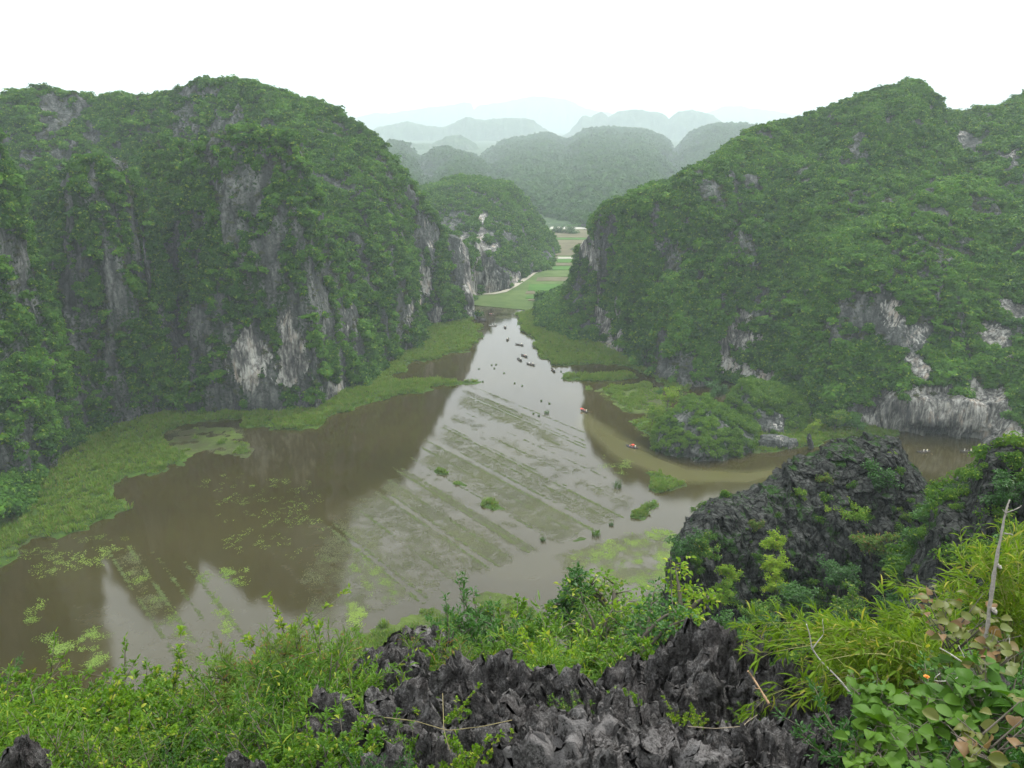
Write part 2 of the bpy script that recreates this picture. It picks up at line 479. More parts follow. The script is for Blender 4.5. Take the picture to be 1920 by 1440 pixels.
def cover(H, n, size, name, label, coll, nvar, seed=0, thr=.5, cat='forest', tall=1.15, up=.3, lim=None, tone=(.5, .5), front=True):
    r = np.random.default_rng(seed)
    V = H['V']; q = H['q']
    a, b, c, d = V[q[:, 0]], V[q[:, 1]], V[q[:, 2]], V[q[:, 3]]
    area = .5 * np.linalg.norm(np.cross(c - a, d - b), axis=1)
    N = np.cross(c - a, d - b); N /= np.linalg.norm(N, axis=1)[:, None] + 1e-9
    N = np.where((N[:, 2] < 0)[:, None], -N, N)
    ctr = (a + b + c + d) / 4
    rk = H['rock'][q].mean(1)
    view = np.array([0, 0, CH]) - ctr; vd = np.linalg.norm(view, axis=1); view /= vd[:, None]
    wgt = area * np.clip((thr + .12 - rk) / .24, 0, 1)
    if front: wgt *= ((N * view).sum(1) > -.25)
    wgt *= ctr[:, 2] > .2
    if lim is not None: wgt *= lim(ctr)
    k = r.choice(len(q), n, p=wgt / wgt.sum())
    uv = r.uniform(size=(n, 2, 1))
    P = (a[k] * (1 - uv[:, 0]) + b[k] * uv[:, 0]) * (1 - uv[:, 1]) + (d[k] * (1 - uv[:, 0]) + c[k] * uv[:, 0]) * uv[:, 1]
    s = size[0] + (size[1] - size[0]) * r.power(.6 if False else 1, n) ** 2.2
    P = P + N[k] * (s * up)[:, None]
    tn = .42 + .30 * fb3(P[:, 0], P[:, 1], P[:, 2], 26, 3, seed + 3) + r.normal(size=n) * .17 + (r.uniform(size=n) > .93) * .4
    tn = tn * tone[1] * 2 + (tone[0] - .5)
    rot = np.stack([r.normal(size=n) * .2, r.normal(size=n) * .2, r.uniform(0, 6.28, n)], 1)
    sc3 = np.stack([s, s, s * tall * r.uniform(.7, 1.15, n)], 1)
    return scatter(name, P, rot, sc3, np.clip(tn, 0, 1), coll, nvar, label, cat, seed)

M_karst = mat_karst()
M_karst_near = mat_karst('dark_limestone', .48, .28, near=True)
def farmat(name, c1, c2):
    m, t = newmat(name); q = NT(t); n = q.noise(q.pos(), .03, 6, .65)
    n2 = q.noise(q.mapped(q.pos(), (1, 1, .4)), .12, 4, .6)
    col = q.ramp(q.math('ADD', q.math('MULTIPLY', n, .6), q.math('MULTIPLY', n2, .4)), [(.35, c1), (.55, c2), (.66, (.12, .125, .11))])
    q.out(col, .9, n2, .6, 6.0, .1); return m
M_far = farmat('far_hillside', (.015, .035, .014), (.04, .075, .025))

# --- left massif
DOME = Feat([(-260, 215, 400), (-120, 200, 405), (0, 190, 410), (30, 178, 412), (75, 170, 415), (120, 180, 415), (200, 182, 415), (310, 186, 415), (330, 176, 415),
             (400, 159, 415), (445, 156, 415), (520, 166, 412), (600, 190, 408), (650, 214, 404), (700, 248, 402), (740, 302, 400), (770, 350, 403), (800, 395, 412),
             (840, 438, 424), (870, 446, 430), (889, 470, 432), (897, 560, 430)],
            [(-260, 700, 235), (0, 720, 275), (150, 720, 312), (350, 720, 322), (560, 720, 308), (620, 760, None), (660, 735, None), (720, 690, None), (760, 652, None), (800, 622, None), (860, 605, None), (889, 597, None), (900, 590, None)],
            p=1.2, back=90)
T4 = Feat([(330, 600, 300), (345, 430, 300), (360, 292, 297), (380, 276, 294), (420, 256, 291), (470, 237, 290), (520, 250, 292), (560, 266, 295), (590, 345, 297), (612, 430, 300), (640, 540, 305), (680, 640, 318), (722, 690, 335)],
          [(310, 786, None), (440, 781, None), (500, 779, None), (600, 772, None), (625, 758, None), (660, 736, None), (722, 693, None)], p=1.75, back=38)
T3 = Feat([(250, 420, 318), (262, 290, 318), (290, 268, 318), (312, 270, 318), (330, 296, 318), (347, 330, 318), (368, 420, 318)], [(250, 720, 290), (368, 720, 290)], p=1.6, back=32)
T2 = Feat([(95, 560, 280), (122, 400, 280), (140, 312, 278), (160, 291, 276), (210, 285, 276), (240, 300, 277), (265, 350, 278), (285, 450, 279), (300, 560, 279), (312, 690, 279), (322, 782, 278)],
          [(95, 893, None), (150, 852, None), (200, 822, None), (280, 798, None), (322, 785, None)], p=1.8, back=35)
T1 = Feat([(-260, 60, 225), (-150, 130, 225), (-60, 205, 226), (0, 250, 228), (20, 300, 230), (50, 400, 233), (80, 500, 235), (108, 600, 236), (132, 690, 237), (150, 770, 236), (176, 850, 232)],
          [(-260, 1120, None), (-150, 1060, None), (0, 965, None), (60, 926, None), (110, 888, None), (176, 852, None)], p=1.5, back=45)
T0 = Feat([(30, 420, 318), (52, 340, 318), (85, 321, 318), (112, 335, 318), (135, 420, 318)], [(30, 720, 295), (135, 720, 295)], p=1.6, back=30)
HA = hill('hill', [DOME, T4, T3, T2, T1, T0], (-230, 905), 290, 1150, 520, M_karst, seed=1, azw=.6, rocky=.39,
          patches=[(530, 555, 40, 56, 1.3), (500, 685, 60, 55, 1.3), (530, 625, 26, 26, .5), (480, 460, 70, 70, .0), (400, 430, 40, 90, .0), (510, 380, 70, 50, 0), (440, 280, 60, 28, 0), (370, 310, 24, 34, 0), (300, 290, 42, 32, 0),
                   (200, 460, 50, 60, 0), (60, 680, 34, 70, .2), (10, 540, 20, 40, .2), (225, 620, 60, 40, 0), (620, 740, 13, 26, .8), (635, 620, 16, 40, .4),
                   (887, 545, 9, 58, 1.3), (820, 590, 16, 26, .9), (797, 470, 12, 34, .8), (803, 525, 10, 26, .9), (773, 560, 8, 46, .5), (865, 450, 24, 26, .3), (840, 560, 10, 20, .6), (190, 300, 40, 20, 0),
                   (380, 210, 60, 26, 0), (350, 260, 60, 30, 0), (500, 330, 60, 30, 0), (560, 440, 40, 50, .1), (600, 560, 30, 60, .15), (450, 560, 40, 70, .25), (280, 240, 60, 22, 0), (800, 440, 18, 30, .3), (750, 430, 24, 40, .1), (700, 330, 26, 34, .2)],
          label='steep forested karst massif with a broad dome and three rock towers on the left shore')
# --- hill behind it at the bend of the river
HB = hill('hill', [Feat([(770, 420, 560), (800, 362, 620), (830, 346, 640), (880, 333, 655), (920, 340, 665), (950, 350, 670), (985, 385, 675), (1003, 420, 675), (1018, 446, 670), (1028, 472, 655), (1033, 492, 640)],
                          [(770, 600, 455), (860, 580, 460), (889, 560, None), (905, 552, None), (935, 546, None), (970, 531, None), (1000, 511, None), (1033, 494, None)], p=1.7, back=80),
                     Feat([(855, 560, 466), (862, 462, 470), (880, 455, 472), (900, 470, 474), (915, 490, 476), (930, 520, 480), (940, 545, 484)], [(855, 566, 463), (889, 559, None), (905, 553, None), (940, 545, None)], p=1.8, back=30)],
          (760, 1075), 300, 420, 320, M_karst, seed=3, rocky=.42,
          patches=[(900, 480, 13, 60, 1.3), (915, 510, 18, 50, .5), (890, 520, 10, 40, 1), (960, 520, 22, 8, 1), (865, 450, 18, 18, .5), (1000, 465, 5, 16, .6), (845, 400, 40, 36, .2), (920, 370, 30, 30, .1), (940, 510, 14, 26, .4)],
          label='rounded karst hill with pale cliffs where the river bends out of sight')
# --- right massif
RM = Feat([(1012, 600, 398), (1035, 592, 405), (1060, 584, 412), (1082, 570, 416), (1098, 550, 418), (1108, 528, 414), (1115, 492, 408), (1120, 460, 400), (1124, 425, 372), (1136, 374, 366), (1150, 363, 362), (1170, 366, 360), (1182, 370, 360), (1200, 355, 360), (1250, 327, 362), (1300, 312, 366), (1320, 300, 372),
           (1370, 270, 390), (1430, 241, 405), (3200, 216, 420), (1560, 205, 430), (1620, 181, 436), (1680, 166, 440), (1720, 158, 440), (1742, 165, 440), (1770, 176, 440), (1792, 196, 440), (1812, 217, 440),
           (1826, 223, 440), (1850, 210, 445), (1880, 195, 450), (1920, 172, 455), (2000, 140, 460), (2150, 130, 460)],
          [(1012, 612, None), (1060, 640, None), (1120, 667, None), (1150, 677, None), (1230, 712, None), (1280, 737, None), (1400, 724, None), (1450, 750, None), (1500, 792, None), (1560, 812, None), (1660, 802, None), (1750, 828, None), (1890, 846, None), (1990, 868, None), (2150, 900, None)], p=1.25, back=90)
RM2 = Feat([(1290, 640, 322), (1330, 540, 326), (1370, 462, 330), (1395, 425, 333), (1412, 418, 334), (1435, 450, 333), (1470, 505, 330), (1530, 590, 322), (1580, 680, 300)],
           [(1290, 739, None), (1400, 726, None), (1450, 752, None), (1500, 793, None), (1580, 810, None)], p=1.5, back=50)
RM3 = Feat([(1490, 640, 290), (1540, 540, 305), (1580, 470, 315), (1620, 430, 320), (1680, 405, 325), (1740, 385, 328), (1790, 352, 330), (1830, 345, 332), (1870, 365, 334), (1920, 395, 335), (2000, 380, 335), (2150, 330, 335)],
           [(1490, 788, None), (1560, 813, None), (1660, 803, None), (1750, 829, None), (1890, 847, None), (1990, 869, None), (2150, 902, None)], p=1.7, back=60)
RM4 = Feat([(1640, 812, 249), (1665, 770, 251), (1700, 744, 252), (1740, 736, 252), (1790, 738, 250), (1850, 742, 246), (1885, 765, 242), (1915, 830, 238)],
           [(1640, 806, None), (1660, 803, None), (1750, 829, None), (1890, 847, None), (1915, 852, None)], p=3.0, back=60)
HR = hill('hill', [RM, RM2, RM3, RM4], (1005, 2140), 300, 1150, 520, M_karst, seed=5, rocky=.37, undercut=(1665, 1900, 3.5, 6),
          patches=[(1400, 655, 42, 40, 1.3), (1385, 685, 28, 30, 1.3), (1140, 615, 16, 56, 1.3), (1128, 640, 10, 30, .5), (1110, 470, 12, 20, .9), (1700, 605, 44, 30, .42), (1660, 600, 26, 30, .3), (1850, 625, 22, 22, .55), (1905, 580, 22, 10, 1), (1490, 670, 14, 14, .7),
                   (1740, 808, 70, 52, 1.7), (1800, 818, 60, 52, 1.7), (1860, 828, 40, 50, 1.7), (1700, 800, 40, 48, 1.6), (1715, 695, 12, 22, .6), (1400, 460, 36, 40, .0), (1350, 450, 40, 36, 0), (1640, 470, 70, 40, .1), (1780, 490, 70, 50, .1), (1810, 260, 20, 60, .3), (1640, 560, 40, 30, .1), (1480, 290, 40, 26, .15),
                   (1620, 380, 40, 22, .1), (1840, 380, 40, 26, 0), (1250, 390, 60, 30, .05), (1330, 350, 60, 30, .1), (1280, 480, 40, 30, 0), (1450, 620, 60, 14, -1), (1530, 450, 60, 60, -1), (1500, 700, 100, 30, -1), (1620, 700, 80, 24, -1)],
          label='large forested karst massif with a pointed summit filling the right shore')
# --- hills fading into the haze
HC = hill('hill', [Feat([(850, 400, 1300), (885, 330, 2150), (900, 312, 2300), (918, 287, 2500), (950, 267, 2600), (1020, 254, 2700), (1056, 267, 2700), (1070, 263, 2700), (1100, 247, 2700), (1150, 244, 2700), (1210, 247, 2700), (1240, 263, 2600), (1256, 290, 2500), (1275, 345, 2150), (1300, 400, 2500)],
                          [(850, 500, 780), (960, 440, 800), (1100, 426, None), (1200, 424, None), (1300, 424, None)], p=1.25, back=300)],
          (840, 1310), 2100, 460, 300, M_karst, seed=8, rocky=.3, scl=2.2, patches=[(1107, 370, 3, 18, 1)],
          label='broad twin-topped karst hill beyond the rice fields, softened by haze')
HD = hill('hill', [Feat([(1235, 420, 2600), (1255, 300, 2600), (1290, 260, 2600), (1320, 243, 2600), (1350, 235, 2600), (1392, 233, 2600), (1416, 242, 2600), (1480, 300, 2600), (1560, 420, 2600)],
                          [(1235, 420, 1250), (1560, 420, 1250)], p=1.8, back=300)],
          (1225, 1570), 1600, 300, 160, M_far, seed=9, rocky=.2, scl=3.2, label='rounded hazy hill peeping over the left flank of the right massif')
HE = hill('hill', [Feat([(700, 400, 1900), (722, 290, 1900), (742, 270, 1900), (758, 273, 1900), (780, 297, 1900), (796, 330, 1900), (815, 420, 1900)], [(690, 400, 880), (820, 400, 880)], p=1.8, back=300)],
          (690, 830), 1500, 160, 130, M_far, seed=11, rocky=.2, scl=3, label='narrow hazy knob just right of the big left dome')
HE2 = hill('hill', [Feat([(770, 400, 1900), (792, 330, 1900), (815, 296, 1900), (833, 283, 1900), (855, 282, 1900), (884, 293, 1900), (908, 312, 1900), (935, 400, 1900)], [(760, 400, 880), (940, 400, 880)], p=1.8, back=300)],
          (765, 945), 1500, 200, 130, M_far, seed=12, rocky=.2, scl=3, label='small hazy dome between the left massif and the twin-topped hill')
def farhill(nodes, Y, seed, label):
    x0, x1 = nodes[0][0], nodes[-1][0]
    return hill('hill', [Feat([(px, py, Y) for px, py in nodes], [(x0, 500, Y * .9), (x1, 500, Y * .9)], p=1.7, back=Y * .14)], (x0 - 10, x1 + 10), Y * .3, 300, 90, M_far,
                seed=seed, rocky=.2, scl=Y / 900, label=label, warp=(7, 2.5, 1))
farhill([(740, 420), (752, 290), (770, 268), (810, 270), (838, 256), (862, 252), (880, 262), (905, 285), (930, 420)], 3200, 21, 'pale hazy hill low behind the small dome')
farhill([(620, 400), (660, 270), (700, 238), (735, 232), (765, 228), (800, 236), (838, 238), (862, 226), (884, 218), (905, 223), (935, 222), (975, 221), (990, 226), (1004, 240), (1040, 258), (1100, 300), (1130, 400)], 4800, 22, 'faint hazy ridge behind the gap on the left')
farhill([(1020, 420), (1050, 255), (1078, 236), (1092, 218), (1110, 222), (1130, 211), (1144, 219), (1165, 209), (1200, 206), (1240, 212), (1252, 222), (1270, 208), (1296, 205), (1328, 213), (1350, 228), (1400, 260), (1460, 400)], 5200, 23, 'faint hazy ridge of small tops behind the twin-topped hill')
farhill([(560, 400), (640, 235), (700, 212), (760, 210), (820, 203), (868, 194), (884, 197), (896, 217), (915, 230), (960, 400)], 9000, 24, 'palest ridge at the left of the distant skyline')
farhill([(860, 400), (895, 212), (915, 193), (950, 186), (990, 182), (1040, 184), (1070, 192), (1110, 206), (1170, 216), (1250, 240), (1330, 400)], 9500, 25, 'palest and highest distant mountain on the skyline')
farhill([(1260, 400), (1310, 212), (1360, 198), (1420, 205), (1480, 216), (1560, 230), (1700, 400)], 9800, 26, 'palest low mountain behind the right massif')

# --- islets beside the channel
HI = hill('hill', [Feat([(1226, 842, 232), (1236, 805, 236), (1262, 775, 242), (1290, 756, 244), (1320, 758, 244), (1350, 778, 243), (1388, 803, 240), (1410, 830, 236), (1415, 842, 234)],
                          [(1226, 848, None), (1250, 858, None), (1300, 868, None), (1350, 868, None), (1400, 852, None), (1415, 845, None)], p=1.9, back=22)],
          (1215, 1425), 46, 260, 160, M_karst, seed=14, rocky=.35, warp=(4, 2, .8), scl=.45, patches=[(1300, 775, 16, 12, .1), (1300, 806, 22, 10, .2), (1260, 850, 34, 12, .2), (1320, 866, 60, 8, .2), (1395, 845, 20, 14, .1)],
          undercut=(1230, 1415, 1.6, 1.6), label='small rocky islet overgrown with shrubs beside the river bend')
HI2 = hill('hill', [Feat([(1352, 800, 262), (1366, 748, 264), (1386, 724, 266), (1430, 726, 267), (1470, 738, 266), (1500, 760, 264), (1512, 795, 260)],
                          [(1352, 812, 256), (1410, 815, None), (1512, 812, None)], p=1.9, back=22)],
          (1345, 1520), 46, 220, 150, M_karst, seed=15, rocky=.3, warp=(4, 2, .8), scl=.45, patches=[(1395, 755, 18, 26, .1), (1440, 795, 34, 14, .3)],
          label='low rocky knoll with a bare grey face behind the islet')

# --- dark crags on the near slope
HS = hill('hill', [Feat([(1252, 1120, 70), (1272, 1030, 74), (1290, 1000, 77), (1312, 986, 79), (1342, 960, 81), (1400, 936, 84), (1440, 916, 86), (1478, 896, 88), (1490, 866, 89), (1540, 861, 90), (1560, 839, 91), (1622, 833, 92), (1636, 830, 92), (1690, 833, 92),
                              (1706, 872, 91), (1740, 912, 89), (1762, 952, 87), (1775, 1010, 84), (1800, 1120, 78)],
                          [(1252, 1250, 66), (1300, 1220, 68), (1450, 1230, 70), (1600, 1230, 72), (1760, 1180, 73), (1800, 1180, 73)], p=1.7, back=14)],
          (1215, 1810), 60, 640, 420, M_karst_near, seed=17, rocky=.92, warp=(4, 3, 1.6), scl=.22, azw=.3, zmin=30, disp=1.5, blocks=1.3, gamma=1.1, smooth=False,
          label='dark blocky limestone crag dotted with bushes on the near slope, below centre right')
HU = hill('hill', [Feat([(1690, 1130, 55), (1748, 1010, 58), (1768, 958, 59), (1832, 944, 60), (1852, 902, 61), (1868, 862, 61), (1890, 846, 61), (1920, 838, 61), (2050, 790, 61), (2200, 760, 61)],
                          [(1690, 1180, 51), (1800, 1200, 50), (1920, 1210, 50), (2200, 1230, 50)], p=1.7, back=14)],
          (1680, 2150), 50, 420, 320, M_karst_near, seed=18, rocky=.8, warp=(4, 3, 1.6), scl=.2, azw=.3, zmin=20, disp=1.3, blocks=1.2, gamma=1.1, smooth=False,
          label='dark limestone crag at the right edge of the near slope')
# ------------------------------------------------------------------ water, ground and haze
def gpa(pts): return np.array([gp(x, y) for x, y in pts])
def mat_water():
    m, t = newmat('lake_water'); q = NT(t); P = q.pos()
    n = q.noise(P, .02, 4, .6); n2 = q.noise(P, .3, 5, .65)
    col = q.ramp(n, [(.35, (.023, .0185, .0045)), (.6, (.034, .028, .008))])
    mud = q.attr('mud').outputs['Fac']; weed = q.attr('weed').outputs['Fac']
    col = q.mix(mud, col, (.078, .074, .030))
    wv = q.ramp(q.math('ADD', weed, q.math('MULTIPLY', q.math('SUBTRACT', n2, .5), .5)), [(.35, 0.0), (.75, 1.0)])
    col = q.mix(q.math('MULTIPLY', wv, .5), col, (.075, .07, .045))
    rip = q.noise(P, 1.6, 3, .5)
    p = q.out(col, .1, rip, .02, .3, .5)
    p.inputs['IOR'].default_value = 1.33; p.inputs['Specular IOR Level'].default_value = .88
    rr = q.math('ADD', q.math('MULTIPLY', wv, .04), .055); q.l(rr, p.inputs['Roughness'])
    return m
def polydist(X, Y, poly):
    """signed distance, positive inside"""
    d = np.full(X.shape, 1e9); ins = np.zeros(X.shape, bool); n = len(poly)
    for i in range(n):
        ax, ay = poly[i]; bx, by = poly[(i + 1) % n]
        ex, ey = bx - ax, by - ay
        t = np.clip(((X - ax) * ex + (Y - ay) * ey) / (ex * ex + ey * ey + 1e-9), 0, 1)
        d = np.minimum(d, np.hypot(X - ax - t * ex, Y - ay - t * ey))
        c = ((ay > Y) != (by > Y)) & (X < (bx - ax) * (Y - ay) / (by - ay + 1e-12) + ax)
        ins ^= c
    return np.where(ins, d, -d)
# rows of the flooded paddies run this way
ra = np.array(gp(734, 934)); rb = np.array(gp(919, 1059))
ROW = (rb - ra) / np.linalg.norm(rb - ra); ROWN = np.array([-ROW[1], ROW[0]])
print('ROW', ROW, [np.dot(np.array(gp(*p)), ROWN) for p in ((734, 934), (919, 1059), (822, 786), (1178, 975), (880, 735), (1180, 970), (620, 990), (860, 1100))])
GREY = gpa([(905, 716), (870, 728), (800, 850), (560, 980), (230, 960), (60, 1020), (150, 1280), (640, 1180), (1000, 1040), (1180, 970), (1190, 930), (1095, 860), (1030, 800)])
SHAL = gpa([(1095, 770), (1190, 836), (1290, 878), (1400, 885), (1490, 872), (1500, 885), (1400, 903), (1280, 905), (1170, 868), (1085, 800)])
SHALW = gpa([(1040, 1040), (1080, 1000), (1180, 975), (1280, 940), (1400, 900), (1500, 910), (1340, 960), (1290, 1010), (1000, 1080), (930, 1070)])
CHAN = gpa([(820, 1150), (900, 1085), (1000, 1050), (1180, 985), (1240, 970), (1240, 1000), (1050, 1060), (940, 1100), (850, 1160)])
WEED2 = gpa([(1040, 1060), (1180, 1010), (1270, 1000), (1300, 1060), (1200, 1160), (1100, 1130)])
def paddy_rows(x, y):
    sN = x * ROWN[0] + y * ROWN[1]; sL = x * ROW[0] + y * ROW[1]
    sN = sN + .25 * fb2(sL, sN, 30, 2, 3)
    v = np.interp(sN, ROWS[:, 0], ROWS[:, 1])
    return (v - .38) * 3.2 + .2 * fb2(sN, sL * .05, 1.6, 2, 8) + .18 * fb2(sN, sL * .12, 7, 3, 9)
ROWS = np.array([(20, .4), (38, .3), (45, .2), (75, .45), (79, .5), (79.9, .1), (80.6, .1), (81.5, .5), (88, .35), (90, .5), (96, .4), (99.4, .62), (100, .05), (101, .05), (101.6, .62), (106, .55), (108, .2), (110.3, .3), (111.2, .75), (113.5, .65), (114.2, .2), (119, .1), (120, .35), (122, .6), (127, .65), (130, .6), (131.6, .8),
                 (132.2, .1), (134, .12), (135, .5), (141, .55), (142.6, .65), (143.2, .12), (146, .2), (150, .38), (153, .28), (156, .12), (160, .2), (162.5, .5), (166, .68), (168, .6), (168.7, .1), (169.3, .1), (170, .55), (172, .6), (173, .1), (175, .1), (176, .45), (178, .1), (190, 0)])
def build_water():
    xs = np.concatenate([[-15000, -3000, -1000, -500], np.arange(-320, -80, 2.5), np.arange(-80, 80, .8), np.arange(80, 341, 2.5), [500, 1000, 3000, 15000]])
    ys = np.concatenate([[-2000, -300, 20], np.arange(90, 130, 2), np.arange(130, 310, .8), np.arange(310, 620, 2.5), [700, 1000, 3000, 19000]])
    X, Y = np.meshgrid(xs, ys, indexing='ij')
    V = np.stack([X, Y, np.zeros_like(X)], -1).reshape(-1, 3)
    x = V[:, 0]; y = V[:, 1]
    nn = fb2(x, y, 14, 3, 5)
    sN = x * ROWN[0] + y * ROWN[1]; sL = x * ROW[0] + y * ROW[1]
    w_ = sN / 5.3 + .08 * fb2(x, y, 40, 2, 3)
    stripe = paddy_rows(x, y)
    inside = np.clip(polydist(x, y, GREY) / 8 + .5, 0, 1)
    weed = inside * np.clip(.46 + .30 * stripe + .05 * nn, 0, 1)
    weed = weed * (1 - np.clip(polydist(x, y, CHAN) / 2 + .8, 0, 1))
    weed = np.maximum(weed, np.clip(polydist(x, y, WEED2) / 6, 0, .8))
    mud = np.clip(polydist(x, y, SHAL) / 4 + .5 + .2 * nn, 0, 1) * .9
    mud = np.maximum(mud, np.clip(polydist(x, y, SHALW) / 12 + .3 + .2 * nn, 0, .14))
    mud = np.maximum(mud, inside * .05 * (1 - weed))
    i = np.arange(len(V)).reshape(X.shape)
    q = np.stack([i[:-1, :-1], i[1:, :-1], i[1:, 1:], i[:-1, 1:]], -1).reshape(-1, 4)
    me = mesh_np('water', V, q, [mat_water()], True, {'weed': weed, 'mud': mud})
    o = link('water', me); tag(o, 'still brown river and flooded paddies reflecting hills and sky', 'water', kind='structure')
build_water()

def near_z(x, y):
    """the slope the photographer stands on"""
    z = 98.25 - 1.2 * np.clip(y - .8, 0, 3) - .72 * np.clip(y - 3.8, 0, 9) - .93 * np.clip(y - 12.8, 0, None)
    side = np.clip((x - 4 + 0 * y) / 30, 0, 1)
    z = z + side * .20 * np.clip(y - 12.8, 0, 80)
    z = z - np.clip(-x - 2, 0, 50) * .02
    z = z + np.clip(-y, 0, 50) * .1
    return z + .15 * fb2(x, y, 3, 3, 77) * np.clip(y / 6, .2, 8)
def build_near():
    xs = np.concatenate([np.linspace(-260, -15, 60), np.linspace(-14.5, 14.5, 110), np.linspace(15, 260, 60)])
    ys = np.concatenate([np.linspace(-60, 0, 12), np.linspace(.3, 14, 70), np.linspace(15, 125, 110)])
    X, Y = np.meshgrid(xs, ys, indexing='ij')
    Z = near_z(X, Y)
    V = np.stack([X, Y, Z], -1).reshape(-1, 3)
    i = np.arange(len(V)).reshape(X.shape)
    q = np.stack([i[:-1, :-1], i[1:, :-1], i[1:, 1:], i[:-1, 1:]], -1).reshape(-1, 4)
    q = q[V[:, 2][q].max(1) > -1]
    m, t = newmat('hillside_soil'); qn = NT(t); n = qn.noise(qn.pos(), 2.5, 6, .6)
    qn.out(qn.ramp(n, [(.35, (.010, .016, .006)), (.55, (.022, .035, .012)), (.7, (.05, .05, .03))]), .95, n, .6, .1, .1)
    me = mesh_np('ground', V, q, [m], True)
    o = link('ground', me); tag(o, 'steep overgrown near slope falling away to the water', 'hillside', kind='structure')
build_near()

def mat_bank(name, cs):
    m, t = newmat(name); q = NT(t); P = q.pos()
    n = q.noise(P, .07, 5, .65); n2 = q.noise(P, .9, 4, .6)
    f = q.math('ADD', q.math('MULTIPLY', n, .65), q.math('MULTIPLY', n2, .35))
    q.out(q.ramp(f, [(.34, cs[0]), (.48, cs[1]), (.58, cs[2]), (.7, cs[3])]), .9, n2, .8, .5, .15)
    return m
M_bank = mat_bank('marsh_grass', [(.04, .042, .015), (.032, .066, .008), (.052, .098, .010), (.085, .12, .02)])
M_bank2 = mat_bank('wet_marsh_grass', [(.045, .038, .018), (.045, .062, .015), (.06, .09, .015), (.09, .125, .03)])
BANKS = []
def bank(pts, label, res=.8, amp=2.5, h=.45, mat=None, slope=.25, name='grass_bank'):
    poly = gpa(pts)
    x0, y0 = poly.min(0) - 4; x1, y1 = poly.max(0) + 4
    X, Y = np.meshgrid(np.arange(x0, x1, res), np.arange(y0, y1, res), indexing='ij')
    sdn = polydist(X, Y, poly) + amp * fb2(X, Y, 7, 4, 91, .6)
    Z = np.clip(sdn * slope, -.3, h) + .18 * fb2(X, Y, 3, 2, 12) * (sdn > 0)
    V = np.stack([X, Y, Z], -1).reshape(-1, 3)
    i = np.arange(len(V)).reshape(X.shape)
    q = np.stack([i[:-1, :-1], i[1:, :-1], i[1:, 1:], i[:-1, 1:]], -1).reshape(-1, 4)
    q = q[V[:, 2][q].max(1) > .004]
    if not len(q): print('EMPTY BANK', label); return
    used = np.zeros(len(V), bool); used[q.ravel()] = True; mp = np.cumsum(used) - 1
    me = mesh_np(name, V[used], mp[q], [mat or M_bank], True)
    o = link(name, me); tag(o, label, 'grass bank', kind='structure')
    B = dict(V=V, q=q, rock=np.zeros(len(V)), obj=o); BANKS.append(B); return B
bank([(-260, 1260), (-100, 1115), (0, 1058), (30, 1042), (60, 1015), (110, 1003), (180, 985), (222, 972), (232, 940), (216, 908), (262, 895), (300, 882), (352, 872), (352, 858), (305, 838), (312, 808), (380, 792), (452, 788), (452, 770), (300, 770), (180, 800), (60, 890), (-260, 1050)],
     'bright green marshy bank curving along the foot of the left massif')
bank([(452, 800), (500, 803), (560, 805), (600, 797), (625, 778), (680, 763), (740, 744), (820, 729), (860, 722), (820, 714), (748, 716), (735, 708), (772, 683), (830, 668), (882, 657), (902, 640), (900, 615), (885, 596), (850, 590), (790, 600), (700, 680), (600, 740), (452, 765)],
     'long green bank below the big left dome, running up to the river bend')
bank([(740, 715), (820, 712), (905, 714), (908, 719), (850, 722), (760, 726)], 'thin grassy spit reaching into the river from the left bank', res=.5, amp=.8, h=.6)
bank([(380, 800), (455, 812), (455, 845), (400, 850), (330, 850), (315, 830)], 'patchy weed bed off the left marsh', amp=6, h=.12, mat=M_bank2, slope=.1)
bank([(975, 590), (974, 603), (985, 628), (1000, 642), (1010, 657), (1022, 672), (1036, 684), (1062, 684), (1130, 684), (1180, 690), (1240, 720), (1300, 740), (1200, 650), (1060, 590), (1000, 583)],
     'green marshy bank along the foot of the right massif')
bank([(1055, 700), (1052, 710), (1080, 716), (1150, 716), (1200, 708), (1170, 700), (1110, 703)], 'narrow grassy tongue on the right bank, farther of two', res=.5, amp=1.2)
bank([(1105, 728), (1110, 735), (1140, 742), (1150, 765), (1190, 778), (1232, 770), (1240, 740), (1210, 715), (1150, 722)], 'wet grassy flat with pale weed below the right massif', amp=3, mat=M_bank2, h=.25)
bank([(1180, 790), (1200, 806), (1236, 830), (1250, 800), (1250, 760), (1225, 775)], 'yellow-green fringe left of the islet', amp=1.5, res=.5)
bank([(1408, 852), (1440, 850), (1500, 843), (1535, 838), (1560, 826), (1650, 822), (1690, 815), (1680, 796), (1500, 780), (1400, 800)], 'bright grassy flat between islet and right massif', amp=1.2, res=.5)
bank([(1206, 883), (1240, 886), (1272, 899), (1280, 910), (1258, 925), (1228, 925), (1220, 905)], 'oval green grass island in the brown shallows', amp=1.2, res=.4)
bank([(1180, 970), (1195, 948), (1228, 938), (1228, 952), (1205, 972)], 'small grass clump island at the edge of the sky reflection', amp=1.6, res=.4)
bank([(1785, 884), (1830, 880), (1870, 878), (1875, 900), (1850, 920), (1815, 912)], 'floating weed mat in the pool below the pale cliff', amp=1.5, res=.4, h=.15, mat=M_bank2)
bank([(640, 1215), (700, 1180), (760, 1155), (800, 1147), (860, 1158), (850, 1180), (780, 1230), (680, 1260)], 'dark green weedy bank at the near end of the channel', amp=2.5, res=.4, h=.15, mat=M_bank2)
bank([(893, 1112), (925, 1103), (960, 1125), (1035, 1168), (1000, 1200), (900, 1180)], 'triangular weed-covered flat beside the near channel', amp=1.5, res=.4, h=.15, mat=M_bank2)
bank([(815, 1135), (845, 1100), (900, 1095), (880, 1120)], 'small weed patch above the near channel', amp=2, res=.4, h=.1, mat=M_bank2, slope=.08) if False else None
